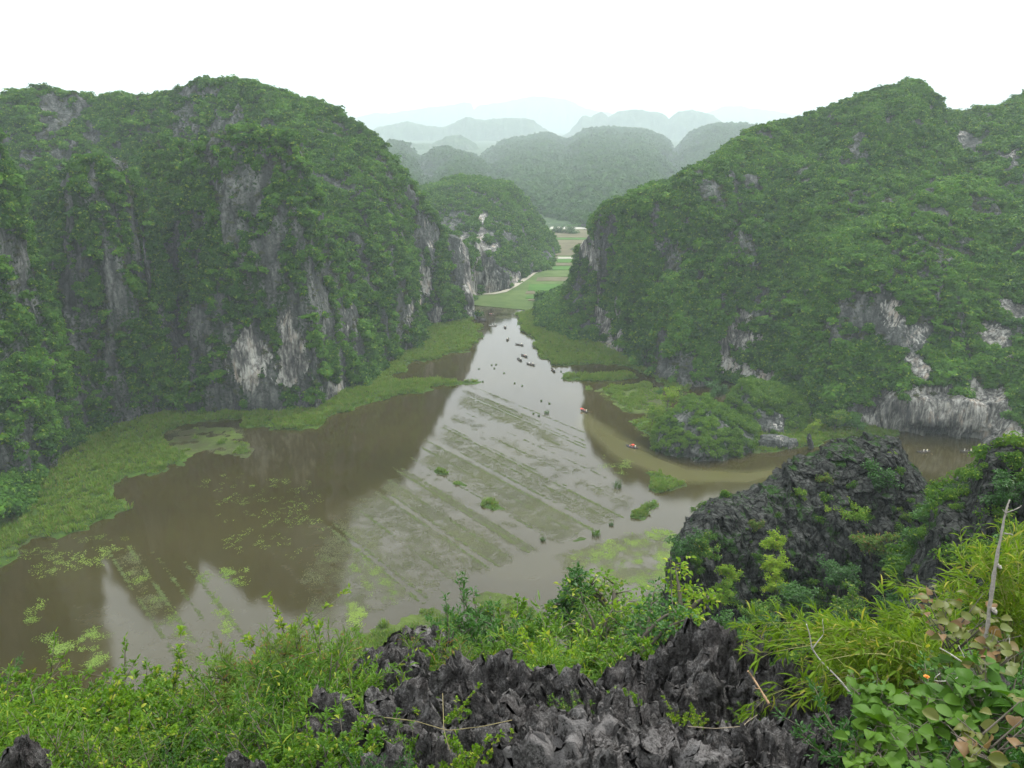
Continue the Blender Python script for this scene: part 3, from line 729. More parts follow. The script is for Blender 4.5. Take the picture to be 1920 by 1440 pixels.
for (x, y, w_, h_) in ((861, 907, 16, 6), (826, 885, 16, 6), (925, 948, 22, 9), (1083, 1012, 22, 6), (1117, 999, 7, 5)):
    bank([(x - w_, y - h_), (x, y - h_), (x + w_, y + h_ * .4), (x + w_, y + h_), (x, y + h_), (x - w_, y)] if x < 1000 else [(x - w_, y + 4), (x, y - h_), (x + w_, y - h_), (x + w_, y + 1), (x, y + h_)],
         'small green tussock strip standing in the grey paddies', amp=.3, res=.3, h=.5)

# rice fields beyond the bend
def field(pts, label, cols, z=.5, name='field', glossy=False):
    poly = gpa(pts); n = len(poly)
    # a slightly raised plot: top face and skirt
    V = [(x, y, z) for x, y in poly] + [(x, y, -.2) for x, y in poly]
    me = bpy.data.meshes.new(name)
    me.from_pydata(V, [], [list(range(n))] + [[i, (i + 1) % n, n + (i + 1) % n, n + i] for i in range(n)])
    m, t = newmat('plot'); q = NT(t); P = q.pos(); a = q.noise(P, .08, 5, .6)
    q.out(q.ramp(a, [(.38, cols[0]), (.62, cols[1])]), .15 if glossy else .9, spec=.5 if glossy else .1)
    me.materials.append(m); o = link(name, me); tag(o, label, 'field', kind='structure'); return o
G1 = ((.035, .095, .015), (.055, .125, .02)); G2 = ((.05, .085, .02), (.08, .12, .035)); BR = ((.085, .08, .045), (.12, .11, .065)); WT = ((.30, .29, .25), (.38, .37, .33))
field([(880, 572), (1075, 590), (1140, 425), (1028, 425), (1046, 484), (1005, 508), (935, 545), (895, 552)], 'level ground of the rice fields beyond the bend', G2, .3)
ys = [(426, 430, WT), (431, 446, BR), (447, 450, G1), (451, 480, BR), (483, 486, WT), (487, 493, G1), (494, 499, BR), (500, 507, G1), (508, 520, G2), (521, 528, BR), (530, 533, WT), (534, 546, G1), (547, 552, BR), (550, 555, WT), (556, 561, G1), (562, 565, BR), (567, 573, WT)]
def lx(y): return float(np.interp(y, [425, 440, 484, 500, 508, 520, 545, 560, 575], [1030, 1034, 1046, 1040, 1030, 1010, 985, 985, 1005]))
names = ['farthest pale flooded', 'far brown', 'far bright green', 'broad brown', 'thin pale flooded', 'narrow green', 'narrow brown', 'bright green', 'olive', 'middle brown', 'thin white flooded', 'broad bright green', 'short brown', 'white flooded', 'olive green', 'thin brown', 'nearest white flooded']
for k, (y0, y1, c) in enumerate(ys):
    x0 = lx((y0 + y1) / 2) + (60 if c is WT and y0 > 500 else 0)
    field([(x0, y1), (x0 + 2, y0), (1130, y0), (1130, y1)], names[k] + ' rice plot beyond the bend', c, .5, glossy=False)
def ribbon(name, pts, wid, z, mat, label, cat, kind='structure'):
    P = gpa(pts); T = np.gradient(P, axis=0); T /= np.linalg.norm(T, axis=1)[:, None]; Nn = np.stack([-T[:, 1], T[:, 0]], 1) * wid / 2
    V = np.concatenate([np.c_[P + Nn, np.full(len(P), z)], np.c_[P - Nn, np.full(len(P), z)]]); n = len(P)
    i = np.arange(n - 1); q = np.stack([i, i + 1, n + i + 1, n + i], 1)
    o = link(name, mesh_np(name, V, q, [mat])); tag(o, label, cat, kind=kind); return o
M_path = plain('packed_earth', (.30, .28, .22), .9)
ribbon('path', [(895, 553), (925, 552), (945, 548), (965, 537), (985, 524), (1000, 513), (1015, 507), (1035, 498)], 4.0, .56, M_path, 'pale dirt path skirting the foot of the bend hill', 'path')
ribbon('path', [(1030, 483), (1060, 484), (1100, 487)], 3.5, .57, M_path, 'pale track crossing the rice fields', 'path')

def build_plain():
    xs = np.linspace(-9000, 9000, 120); ys = np.concatenate([np.linspace(792, 3000, 80), np.linspace(3200, 18400, 60)])
    X, Y = np.meshgrid(xs, ys, indexing='ij'); Z = .45 + 0 * X
    V = np.stack([X, Y, Z], -1).reshape(-1, 3); i = np.arange(len(V)).reshape(X.shape)
    q = np.stack([i[:-1, :-1], i[1:, :-1], i[1:, 1:], i[:-1, 1:]], -1).reshape(-1, 4)
    o = link('ground', mesh_np('ground', V, q, [M_far], True)); tag(o, 'flat wooded plain stretching away behind the hills', 'plain', kind='structure')
build_plain()
# haze: one even box of air round everything
def build_haze():
    x0, x1, y0, y1, z0, z1 = -14000, 14000, -400, 18500, -4, 760
    V = [(x, y, z) for z in (z0, z1) for y in (y0, y1) for x in (x0, x1)]
    q = np.array([(0, 2, 3, 1), (4, 5, 7, 6), (0, 1, 5, 4), (1, 3, 7, 5), (3, 2, 6, 7), (2, 0, 4, 6)])
    m, t = newmat('haze_air'); n = NT(t)
    pv = n.n('ShaderNodeVolumePrincipled'); pv.inputs['Color'].default_value = (.73, .83, .865, 1)
    pv.inputs['Density'].default_value = .00020; pv.inputs['Anisotropy'].default_value = 0.0
    o = n.n('ShaderNodeOutputMaterial'); n.l(pv.outputs[0], o.inputs['Volume'])
    ob = link('haze', mesh_np('haze', V, q, [m])); tag(ob, 'pale humid haze filling the valley', 'haze', kind='stuff')
build_haze()
# ------------------------------------------------------------------ vegetation covering the hills
ML_hill = mat_leaf('hill_foliage', (.015, .055, .008), (.078, .18, .018), (.16, .24, .025), trans=.22, c3amt=.05)
ML_far = mat_leaf('far_foliage', (.02, .055, .012), (.05, .11, .022), trans=.2)
ML_dry = mat_leaf('scrub_foliage', (.045, .05, .028), (.075, .09, .035), trans=.2)
ML_near = mat_leaf('near_foliage', (.03, .08, .012), (.10, .19, .022), (.17, .24, .03), trans=.35, c3amt=.07)
ML_grass = mat_leaf('marsh_blades', (.065, .14, .015), (.16, .25, .03), (.21, .20, .06), trans=.3, c3amt=.1)
ML_lily = mat_leaf('lily_pads', (.07, .13, .02), (.18, .25, .05), trans=.1)
ML_weed = mat_leaf('water_weed', (.06, .065, .035), (.12, .13, .06), trans=.1)
C_hill = proto_collection('crowns', [clump(170, .17, 100 + k, 5) for k in range(6)], ML_hill)
C_far = proto_collection('far_crowns', [clump(60, .3, 120 + k, 4) for k in range(4)], ML_far)
C_dry = proto_collection('scrub', [clump(90, .17, 130 + k, 6, .6, spread=.8) for k in range(4)], ML_dry)
C_near = proto_collection('near_crowns', [clump(420, .105, 140 + k, 7, .8, spread=.65) for k in range(5)], ML_near)
def tuft(n, seed, hgt=1.0, w=.05, lean=.5, sp=.5):
    r = np.random.default_rng(seed); a = r.uniform(0, 6.28, n); rad = sp * np.sqrt(r.uniform(0, 1, n))
    B = np.stack([rad * np.cos(a), rad * np.sin(a), np.zeros(n)], 1)
    d = np.stack([np.cos(a + r.normal(size=n)), np.sin(a + r.normal(size=n)), np.zeros(n)], 1)
    H = hgt * r.uniform(.5, 1.1, n)[:, None]; sd_ = np.stack([-d[:, 1], d[:, 0], d[:, 2]], 1) * w
    M = B + d * H * lean * .3 + np.array([0, 0, 1]) * H * .6; T = B + d * H * lean + np.array([0, 0, 1]) * H
    V = np.stack([B - sd_, B + sd_, M + sd_ * .8, T, M - sd_ * .8], 1).reshape(-1, 3)
    i = np.arange(n) * 5
    return V, np.stack([i, i + 1, i + 2, i + 4], 1), np.stack([i + 4, i + 2, i + 3], 1)
def tuftmetas(name, args, mat):
    c = bpy.data.collections.new(name)
    for a in args:
        V, q, t3 = tuft(*a); me = mesh_np(name, V, [q, t3], [mat]); c.objects.link(bpy.data.objects.new(name + '_blades', me))
    return c
C_grass = tuftmetas('tufts', [(36, 150 + k, .9, .09, .6, .9) for k in range(4)], ML_grass)
def padmeta(n, seed, sp=1.0, size=.16):
    r = np.random.default_rng(seed); a = r.uniform(0, 6.28, n); rad = sp * np.sqrt(r.uniform(0, 1, n)); c = np.stack([rad * np.cos(a), rad * np.sin(a), r.uniform(0, .05, n)], 1)
    th = np.arange(6) * math.pi / 3; s = size * r.uniform(.6, 1.3, n)
    ring = np.stack([np.cos(th), np.sin(th), np.zeros(6)], 1)
    tl = r.normal(size=(n, 2)) * .12
    V = c[:, None] + ring[None] * s[:, None, None]; V[:, :, 2] += (ring[None, :, 0] * tl[:, :1] + ring[None, :, 1] * tl[:, 1:]) * s[:, None]
    V = V.reshape(-1, 3); i = np.arange(n) * 6
    return V, np.concatenate([np.stack([i, i + 1, i + 2, i + 3], 1), np.stack([i, i + 3, i + 4, i + 5], 1)])
C_pad = proto_collection('pads', [padmeta(11, 160 + k, 1.0, .10) for k in range(4)], ML_lily)
C_weed = proto_collection('weeds', [padmeta(14, 170 + k, 1.0, .085) for k in range(4)], ML_weed)

cover(HA, 42000, (1.1, 3.4), 'forest_cover', 'dense green trees and creepers clothing the left massif', C_hill, 6, 1, thr=.5, tone=(.47, .5))
cover(HA, 9000, (.7, 1.7), 'scrub_cover', 'grey-green scrub clinging to the rock faces of the left massif', C_dry, 4, 2, thr=.85)
cover(HA, 2600, (2.6, 5.0), 'tree_cover', 'larger light green tree crowns scattered over the left massif', C_hill, 6, 21, thr=.5, tone=(.85, .5), tall=.8)
cover(HR, 2600, (2.6, 5.0), 'tree_cover', 'larger light green tree crowns scattered over the right massif', C_hill, 6, 22, thr=.5, tone=(.85, .5), tall=.8)
cover(HA, 2200, (2.2, 4.8), 'tree_cover', 'larger dark tree crowns scattered over the left massif', C_hill, 6, 23, thr=.5, tone=(.08, .3), tall=.9)
cover(HR, 2200, (2.2, 4.8), 'tree_cover', 'larger dark tree crowns scattered over the right massif', C_hill, 6, 24, thr=.5, tone=(.08, .3), tall=.9)
cover(HR, 42000, (1.1, 3.4), 'forest_cover', 'dense green trees and creepers clothing the right massif', C_hill, 6, 3, thr=.5, tone=(.5, .5))
cover(HR, 9000, (.7, 1.7), 'scrub_cover', 'grey-green scrub clinging to the rock faces of the right massif', C_dry, 4, 4, thr=.85)
cover(HB, 9000, (1.4, 4.0), 'forest_cover', 'woods covering the rounded hill at the river bend', C_hill, 6, 5, thr=.5)
cover(HC, 14000, (5.0, 13.0), 'forest_cover', 'hazy woods covering the twin-topped hill', C_far, 4, 6, thr=.6)
cover(HD, 5000, (5.0, 12.0), 'forest_cover', 'hazy woods on the hill behind the right massif', C_far, 4, 7, thr=.9)
cover(HE, 2500, (5.0, 11.0), 'forest_cover', 'hazy woods on the narrow knob', C_far, 4, 8, thr=.9)
cover(HE2, 3000, (5.0, 11.0), 'forest_cover', 'hazy woods on the small dome', C_far, 4, 9, thr=.9)
cover(HI, 900, (.5, 2.0), 'shrub_cover', 'shrubs smothering the rocky islet', C_near, 5, 10, thr=.52, tone=(.62, .5))
cover(HI2, 900, (.7, 2.6), 'shrub_cover', 'shrubs over the knoll behind the islet', C_near, 5, 11, thr=.52, tone=(.42, .4))
cover(HS, 900, (.25, .95), 'shrub_cover', 'creepers and small plants in the cracks of the dark central crag', C_near, 5, 12, thr=.82, tone=(.2, .4), lim=lambda c: np.clip((60 - c[:, 2]) / 12, .12, 1))
cover(HU, 600, (.5, 1.9), 'shrub_cover', 'creepers and small plants on the crag at the right edge', C_near, 5, 13, thr=.8, tone=(.2, .4))
for k, B in enumerate(BANKS):
    area = len(B['q'])
n_b = 0
def grasscover(Bs, dens, size, label, coll=None, seed=0, tone=(.6, .5), name='grass'):
    V = []; q = []; off = 0
    for B in Bs: V.append(B['V']); q.append(B['q'] + off); off += len(B['V'])
    V = np.concatenate(V); q = np.concatenate(q)
    a, c = V[q[:, 0]], V[q[:, 2]]; area = np.abs((c[:, 0] - a[:, 0]) * (c[:, 1] - a[:, 1])).sum()
    H = dict(V=V, q=q, rock=np.zeros(len(V)))
    n = int(area * dens)
    qq = V[q].mean(1)
    return cover(H, n, size, name, label, coll or C_grass, 4, seed, thr=.5, cat='grass', up=0, front=False, tone=tone,
                 lim=lambda ct: np.clip(.45 + .9 * fb2(ct[:, 0], ct[:, 1], 9, 3, 44), .3, 1) * (ct[:, 2] > .02))
BANKS = [b for b in BANKS if b]
grasscover(BANKS[:3] + BANKS[4:6], 1.6, (.4, 1.5), 'marsh grass and low herbs on the shore banks', seed=31)
grasscover([BANKS[3]] + BANKS[6:], 1.6, (.35, 1.1), 'grass and weed on the wet flats and small islands', seed=32)

def float_cover(polys, n, size, coll, name, label, seed, stripes=False, clumpy=.6, tone=(.5, .5), thr=0.0, fs=6):
    r = np.random.default_rng(seed); P = []
    for pts, wgt in polys:
        poly = gpa(pts); x0, y0 = poly.min(0); x1, y1 = poly.max(0); m = int(n * wgt)
        x = r.uniform(x0, x1, m * 14); y = r.uniform(y0, y1, m * 14)
        s_ = polydist(x, y, poly); f = clumpy * fb2(x, y, fs, 3, seed, .6) + .5 - thr
        if stripes:
            f = f * .35 + .42 * paddy_rows(x, y) + .05
            f = np.where(polydist(x, y, CHAN) > -1, 0, f)
        ok = (s_ > 0) & (r.uniform(0, 1, len(x)) < f * np.clip(s_ / 3, 0, 1)); k = np.nonzero(ok)[0][:m]
        P.append(np.stack([x[k], y[k], np.full(len(k), .02)], 1))
    P = np.concatenate(P); m = len(P); print(name, m)
    s = r.uniform(size[0], size[1], m); rot = np.zeros((m, 3)); rot[:, 2] = r.uniform(0, 6.28, m)
    tn = np.clip(tone[0] + tone[1] * .6 * fb2(P[:, 0], P[:, 1], 12, 2, seed + 5) + r.normal(size=m) * .15, 0, 1)
    return scatter(name, P, rot, np.stack([s] * 3, 1), tn, coll, 4, label, 'water plants', seed)
PAD = [([(660, 1025), (688, 1030), (750, 1108), (738, 1122), (700, 1085)], .045), ([(640, 1045), (662, 1052), (705, 1100), (752, 1138), (738, 1145), (690, 1115)], .045), ([(648, 1128), (680, 1132), (728, 1164), (690, 1182), (652, 1182)], .025),
       ([(1180, 990), (1280, 985), (1300, 1050), (1240, 1120), (1150, 1090), (1050, 1050)], .16), ([(410, 1065), (470, 1065), (465, 1105), (420, 1095)], .015),
       ([(205, 1030), (250, 1020), (300, 1110), (380, 1190), (390, 1240), (330, 1200), (260, 1110)], .12), ([(365, 1070), (390, 1070), (430, 1130), (450, 1200), (420, 1200), (380, 1110)], .06),
       ([(40, 1110), (90, 1120), (80, 1180), (40, 1170)], .012), ([(60, 1190), (220, 1170), (200, 1260), (80, 1250)], .035),
       ([(1120, 735), (1190, 735), (1200, 755), (1140, 755)], .03), ([(20, 1030), (180, 1000), (260, 1000), (200, 1060), (60, 1090)], .028),
       ([(1230, 800), (1250, 850), (1200, 820), (1180, 790)], .01), ([(360, 880), (600, 900), (640, 1060), (420, 1040)], .03), ([(900, 920), (945, 945), (935, 960), (905, 945)], .01), ([(1130, 850), (1190, 865), (1180, 905), (1120, 880)], .01)]
float_cover(PAD, 8000, (.45, 1.1), C_pad, 'lily_pads', 'yellow-green floating leaves in loose drifts on the paddies', 201, clumpy=1.0, tone=(.4, .6), thr=.30, fs=3)
GP = [(905, 716), (870, 728), (800, 850), (640, 960), (560, 1080), (560, 1190), (640, 1180), (1000, 1040), (1180, 970), (1190, 930), (1095, 860), (1000, 780)]
float_cover([(GP, 1.0)], 13000, (.5, 1.2), C_weed, 'water_weed', 'rows of sparse dark water weed breaking the surface of the grey paddies', 202, stripes=True, tone=(.45, .5))
float_cover([([(880, 575), (960, 568), (1045, 588), (1010, 592), (960, 600), (890, 596)], .6), ([(300, 800), (460, 800), (460, 850), (330, 850)], .2), ([(210, 1040), (260, 1030), (390, 1250), (330, 1250)], .2),
             ([(1040, 1040), (1180, 1000), (1290, 1000), (1200, 1150), (1060, 1090)], .5)],
            4000, (.5, 1.1), C_weed, 'water_weed', 'loose mats of olive weed near the banks', 203, clumpy=.9, tone=(.7, .5))

# low growth filling the near slope between the shrubs
r_n = np.random.default_rng(900)
def ground_fill(n, x, y, size, lab, tone, seed, lim=None):
    r = np.random.default_rng(seed); Y = r.uniform(*y, n) ; X = r.uniform(x[0], x[1], n) * np.clip(Y / y[1], .35, 1)
    if lim is not None: k = lim(X, Y); X = X[k]; Y = Y[k]
    m = len(X); s = r.uniform(*size, m) ; P = np.stack([X, Y, near_z(X, Y) + s * .1], 1)
    tn = np.clip(tone + .3 * fb2(X, Y, 4, 3, seed) + r.normal(size=m) * .12, 0, 1); rot = np.stack([r.normal(size=m) * .3, r.normal(size=m) * .3, r.uniform(0, 6.28, m)], 1)
    scatter('undergrowth', P, rot, np.stack([s] * 3, 1), tn, C_near, 5, lab, 'undergrowth', seed)
ground_fill(2600, (-16, 14), (5.2, 16), (.28, .6), 'low creepers and ferns between the near shrubs and rocks', .45, 901, lambda X, Y: ~((X > -2.2) & (X < 4.2) & (Y < 8.6)))
ground_fill(2600, (-40, 40), (14, 36), (.7, 1.6), 'tangled growth on the steep slope below the shrubs', .3, 902)
ground_fill(4200, (-95, 95), (34, 112), (1.4, 3.0), 'thicket on the lower near slope above the water', .25, 903)

# straight planted lines along the old paddy ridges
def row_lines():
    r = np.random.default_rng(950); P = []; S = []; T = []
    L = [(31.5, -200, -140, .6), (36, -198, -138, .8), (40, -190, -140, .5), (44.5, -180, -140, .7), (79.2, -175, -129, .6), (81.2, -175, -129, .45), (90, -180, -131, .4), (99.3, -182, -132, .7), (101.7, -180, -131, .7), (106, -190, -133, .4), (111.6, -196, -131, .9), (113.4, -196, -131, .6), (120, -200, -131, .4),
         (127, -206, -130, .4), (131.5, -210, -129, .95), (134.4, -208, -133, .35), (139, -210, -130, .4), (142.5, -214, -128, .8), (144, -216, -150, .4), (150, -220, -145, .35), (157, -225, -150, .3), (163, -232, -165, .5), (167.9, -238, -170, .7), (169.5, -238, -172, .7), (172, -240, -175, .5), (177, -240, -180, .45)]
    for sN, a, b, d in L:
        m = int((b - a) * 5.5); t = r.uniform(a, b, m); x = ROW[0] * t + ROWN[0] * (sN + r.normal(size=m) * .18); y = ROW[1] * t + ROWN[1] * (sN + r.normal(size=m) * .18)
        f = d + .5 * fb2(t, np.full(m, sN), 9, 3, 951, .6); k = (r.uniform(size=m) < f) & (polydist(x, y, CHAN) < -.5) & (t > a + 12 * r.uniform(size=m) ** 3)
        P.append(np.stack([x, y, np.full(m, .03)], 1)[k]); T.append(np.clip(.35 + .6 * d * r.uniform(size=m), 0, 1)[k])
    P = np.concatenate(P); T = np.concatenate(T); m = len(P); s = r.uniform(.22, .6, m); rot = np.zeros((m, 3)); rot[:, 2] = r.uniform(0, 6.28, m)
    scatter('water_weed', P, rot, np.stack([s] * 3, 1), T, C_row, 4, 'thin straight lines of weed along the drowned paddy ridges', 'water plants', 952)
ML_row = mat_leaf('row_weed', (.055, .065, .03), (.10, .14, .04), trans=.1)
C_row = proto_collection('row_weeds', [padmeta(18, 180 + k, 1.0, .14) for k in range(4)], ML_row)
row_lines()
# ------------------------------------------------------------------ foreground rocks
def mat_spike():
    m, t = newmat('weathered_limestone'); q = NT(t); co = q.n('ShaderNodeNewGeometry').outputs['Position']
    n = q.noise(q.mapped(co, (1, 1, .28)), 9, 8, .7); n2 = q.noise(co, 38, 6, .7); n3 = q.noise(co, 1.6, 4, .6)
    crest = q.attr('crest').outputs['Fac']
    f = q.math('ADD', q.math('MULTIPLY', n, .55), q.math('MULTIPLY', n2, .45))
    dark = q.ramp(f, [(.38, (.02, .019, .018)), (.5, (.092, .088, .085)), (.6, (.23, .222, .215))])
    tint = q.mix(q.ramp(n3, [(.45, 0.0), (.65, .5)]), dark, (.05, .043, .042))
    lf = q.math('ADD', crest, q.math('MULTIPLY', q.math('SUBTRACT', n2, .5), 1.6))
    lich = q.ramp(lf, [(.62, 0.0), (.85, 1.0)])
    col = q.mix(q.math('MULTIPLY', lich, .75), tint, (.24, .228, .222))
    h = q.math('ADD', q.math('MULTIPLY', n, 1.0), q.math('MULTIPLY', n2, .45))
    q.out(col, .95, h, 1.0, .09, .05); return m
M_spike = mat_spike()
def pinnacle(cx, cy, zb, zt, a0, b0, rot, seed, pale=0.0, na=96, nl=52):
    """a fluted limestone blade: elliptical foot narrowing to a jagged crest"""
    r = np.random.default_rng(seed)
    th = np.arange(na) * 2 * math.pi / na; t = np.linspace(0, 1, nl)
    T, TH = np.meshgrid(t, th, indexing='ij')
    Hh = zt - zb
    u = np.cos(TH)
    ca = u * a0                                             # distance along the crest
    teeth = .10 * vn2(ca * 7 + seed * 7.1, np.zeros_like(u), seed) + .055 * (1 - 2 * np.abs(vn2(ca * 15 + seed, np.zeros_like(u), seed + 1))) + .02 * vn2(ca * 45, np.zeros_like(u), seed + 4)
    crest = 1 + (teeth * 1.0 - .55 * a0 * np.abs(u) ** 2.2) / Hh
    a = a0 * (1.12 - .34 * T ** 1.5); b = b0 * (.16 + .96 * np.power(np.clip(1 - T ** 1.7, 0, 1), .75)) * np.where(T > .97, (1 - T) / .03, 1)
    fl = .5 * vn2(np.cos(TH) * 2.3 + 40, np.sin(TH) * 2 + T * .9 + seed * 3, seed + 2) + .5 * (1 - 2 * np.abs(vn2(np.cos(TH) * 5 + 9, np.sin(TH) * 4 + T * .8 + seed, seed + 3))) * .55
    k = 1 + fl * .40 * (1 - .2 * T) + .07 * (1 - 2 * np.abs(vn2(np.cos(TH) * 11 + seed, np.sin(TH) * 9 + T * 1.2, seed + 6)))
    x = a * u * k; y = b * np.sin(TH) * k
    lean = r.normal(size=2) * .05 * Hh
    x = x + lean[0] * T; y = y + lean[1] * T
    z = zb + Hh * T * (1 + (crest - 1) * T)
    c, s_ = math.cos(rot), math.sin(rot)
    X = cx + x * c - y * s_; Y = cy + x * s_ + y * c
    dsp = .16 * min(a0, .5)
    X = X + dsp * fb3(X, Y, z, .30, 5, seed % 5, .68); Y = Y + dsp * fb3(X, Y, z, .30, 4, 7, .62); z = z + dsp * 1.2 * fb3(X, Y, z, .16, 4, 9, .7)
    V = np.stack([X, Y, z], -1).reshape(-1, 3)
    i, j = np.meshgrid(np.arange(nl - 1), np.arange(na), indexing='ij'); i = i.ravel(); j = j.ravel(); j2 = (j + 1) % na
    q = np.stack([i * na + j, i * na + j2, (i + 1) * na + j2, (i + 1) * na + j], 1)
    cr = (np.clip((T - .80) / .2, 0, 1) * (.20 + .6 * pale) + pale * .12 * np.clip(T * 1.5 - .2, 0, 1)).ravel()
    return V, q, cr
def outcrop(specs, label, seed=0, group=None):
    """specs: list of pinnacles given by the pixel of the tip, forward distance, half width, drop"""
    Vs = []; qs = []; cs = []; off = 0
    r = np.random.default_rng(seed)
    for k, (px, py, Y, hw, drop, pale) in enumerate(specs):
        p = at(px, py, Y)
        V, q, c = pinnacle(p.x, p.y + hw * .2, p.z - drop, p.z, hw * r.uniform(1.15, 1.6), hw * r.uniform(.75, 1.1), r.normal() * .45, seed * 50 + k, pale)
        Vs.append(V); qs.append(q + off); cs.append(c); off += len(V)
    me = mesh_np('limestone_outcrop', np.concatenate(Vs), np.concatenate(qs), [M_spike], True, {'crest': np.concatenate(cs)})
    o = link('limestone_outcrop', me); tag(o, label, 'rock', group)
    return o
def fill(px0, px1, top, Y0, n, seed, hw=(.16, .34), pale=0.0, bot=None, Y1=None, drop=(.8, 1.4)):
    """pinnacles scattered over a patch: top/bot are functions of px giving the row of tips"""
    r = np.random.default_rng(seed); L = []
    for k in range(n):
        px = px0 + (px1 - px0) * (k + r.uniform()) / n; f = r.uniform() ** .8
        t_ = top(px); b_ = bot(px) if bot else t_
        py = t_ + (b_ - t_) * f; Y = Y0 + ((Y1 or Y0) - Y0) * f
        py += r.normal() * 12; L.append((px, py, Y * r.uniform(.97, 1.03), hw[0] * .8 + (hw[1] * 1.35 - hw[0] * .8) * r.uniform() ** 1.5, r.uniform(*drop), pale * r.uniform(.5, 1.2)))
    return L
def cv(*pts): return lambda x: float(np.interp(x, [p[0] for p in pts], [p[1] for p in pts]))
# back rows first; forward distances shrink towards the bottom of the frame
outcrop([(1295, 1195, 8.2, .30, 2.2, 0), (1330, 1176, 8.0, .34, 2.6, .1), (1372, 1180, 7.9, .30, 2.6, 0), (1412, 1205, 8.0, .24, 2.0, 0), (1345, 1235, 7.5, .34, 2.0, 0), (1290, 1250, 7.4, .30, 1.8, 0), (1395, 1262, 7.3, .3, 1.8, 0), (1320, 1290, 6.9, .3, 1.6, 0), (1425, 1290, 7.0, .24, 1.4, 0)],
        'tallest cluster of dark jagged limestone blades, right of centre', 1)
outcrop([(1100, 1275, 7.6, .34, 1.8, 0), (1160, 1240, 7.8, .36, 2.0, 0), (1215, 1258, 7.6, .34, 2.0, 0), (1255, 1290, 7.3, .28, 1.8, 0), (1130, 1300, 7.2, .3, 1.6, 0), (1190, 1305, 7.1, .34, 1.6, 0), (1065, 1310, 7.2, .24, 1.4, 0), (1230, 1330, 6.7, .28, 1.4, 0)],
        'dark limestone ridge between the tallest cluster and the central blades', 2)
outcrop([(855, 1250, 8.2, .30, 1.8, 0), (900, 1238, 8.3, .36, 2.0, 0), (950, 1244, 8.2, .36, 2.0, 0), (988, 1262, 8.0, .30, 1.8, 0), (870, 1290, 7.6, .3, 1.8, 0), (925, 1285, 7.5, .3, 1.8, 0), (975, 1300, 7.3, .34, 1.8, 0), (1010, 1330, 7.0, .24, 1.4, 0), (840, 1310, 7.4, .24, 1.6, 0)],
        'rounded fluted limestone ridge left of centre behind the main blades', 3)
outcrop([(700, 1228, 9.5, .30, 1.4, 0), (735, 1215, 9.8, .34, 1.6, 0), (765, 1235, 9.5, .26, 1.4, 0), (680, 1250, 9.2, .2, 1.2, 0), (720, 1256, 9.0, .24, 1.2, 0)],
        'small dark rock group half hidden among shrubs at centre left', 4)
outcrop([(780, 1182, 14.0, .50, 2.2, 0), (805, 1184, 14.2, .42, 2.2, 0), (762, 1200, 13.6, .4, 1.8, 0)], 'upright dark rock peeping over the shrubs below the near channel', 5)
outcrop(fill(705, 845, cv((705, 1310), (760, 1285), (845, 1330)), 7.1, 16, 61, (.18, .3), 0, cv((700, 1370), (845, 1400)), 6.2), 'dark limestone blades at the left end of the main outcrop', 6)
outcrop([(622, 1320, 6.9, .26, 1.0, .1), (655, 1345, 6.5, .22, .9, 0), (600, 1345, 6.7, .2, .8, 0)], 'separate cone-shaped rock among the leaves left of the main outcrop', 7)
outcrop(fill(850, 1075, cv((850, 1335), (960, 1320), (1075, 1345)), 6.6, 26, 62, (.16, .3), .05, cv((850, 1415), (1075, 1420)), 5.5), 'dense field of dark pointed limestone blades at the bottom centre', 8)
outcrop(fill(1075, 1300, cv((1075, 1340), (1180, 1318), (1300, 1350)), 6.3, 24, 63, (.16, .28), .1, cv((1075, 1400), (1300, 1410)), 5.3), 'dark spiky limestone right of the bottom centre', 9)
outcrop(fill(1060, 1330, cv((1060, 1420), (1110, 1370), (1190, 1320), (1240, 1350), (1330, 1400)), 4.9, 16, 64, (.20, .34), 1.0, cv((1060, 1440), (1330, 1440)), 4.3, (.9, 1.3)), 'pale lichen-crusted limestone crest nearest the viewer', 10)
outcrop([(1470, 1262, 6.4, .24, 1.4, .1), (1500, 1250, 6.3, .26, 1.6, .35), (1530, 1285, 6.1, .22, 1.4, .1), (1490, 1310, 5.8, .26, 1.3, .1), (1540, 1345, 5.5, .2, 1.2, .1), (1450, 1320, 5.8, .2, 1.2, 0)], 'grey peaked rock beside the bamboo leaves', 11)
outcrop(fill(1310, 1560, cv((1310, 1380), (1420, 1340), (1560, 1390)), 5.2, 24, 65, (.18, .28), .25, cv((1310, 1450), (1560, 1450)), 4.5), 'grey-brown limestone mass at the bottom edge, right of centre', 12)
outcrop(fill(560, 860, cv((560, 1460), (700, 1410), (860, 1410)), 5.8, 22, 66, (.16, .26), .0, cv((560, 1480), (860, 1460)), 5.2), 'low dark rocks at the bottom edge, left of centre', 13)
outcrop([(40, 1388, 6.2, .14, .6, .1), (15, 1400, 6.1, .14, .6, 0)], 'small dark rock in the shrubs at the bottom left corner', 14)
outcrop([(450, 1420, 5.6, .12, .5, 0), (472, 1432, 5.5, .10, .5, 0)], 'little dark rock tip poking out of the low shrubs at the bottom edge', 15)
outcrop([(1880, 1300, 5.2, .3, .8, .2), (1900, 1315, 5.1, .26, .8, .1)], 'dark rock nearly buried under the broad leaves at the right edge', 16)
outcrop([(1600, 1300, 5.6, .18, .9, .1), (1615, 1310, 5.5, .14, .9, .1)], 'small grey rock under the bamboo spray beside the broad-leaved plant', 17)

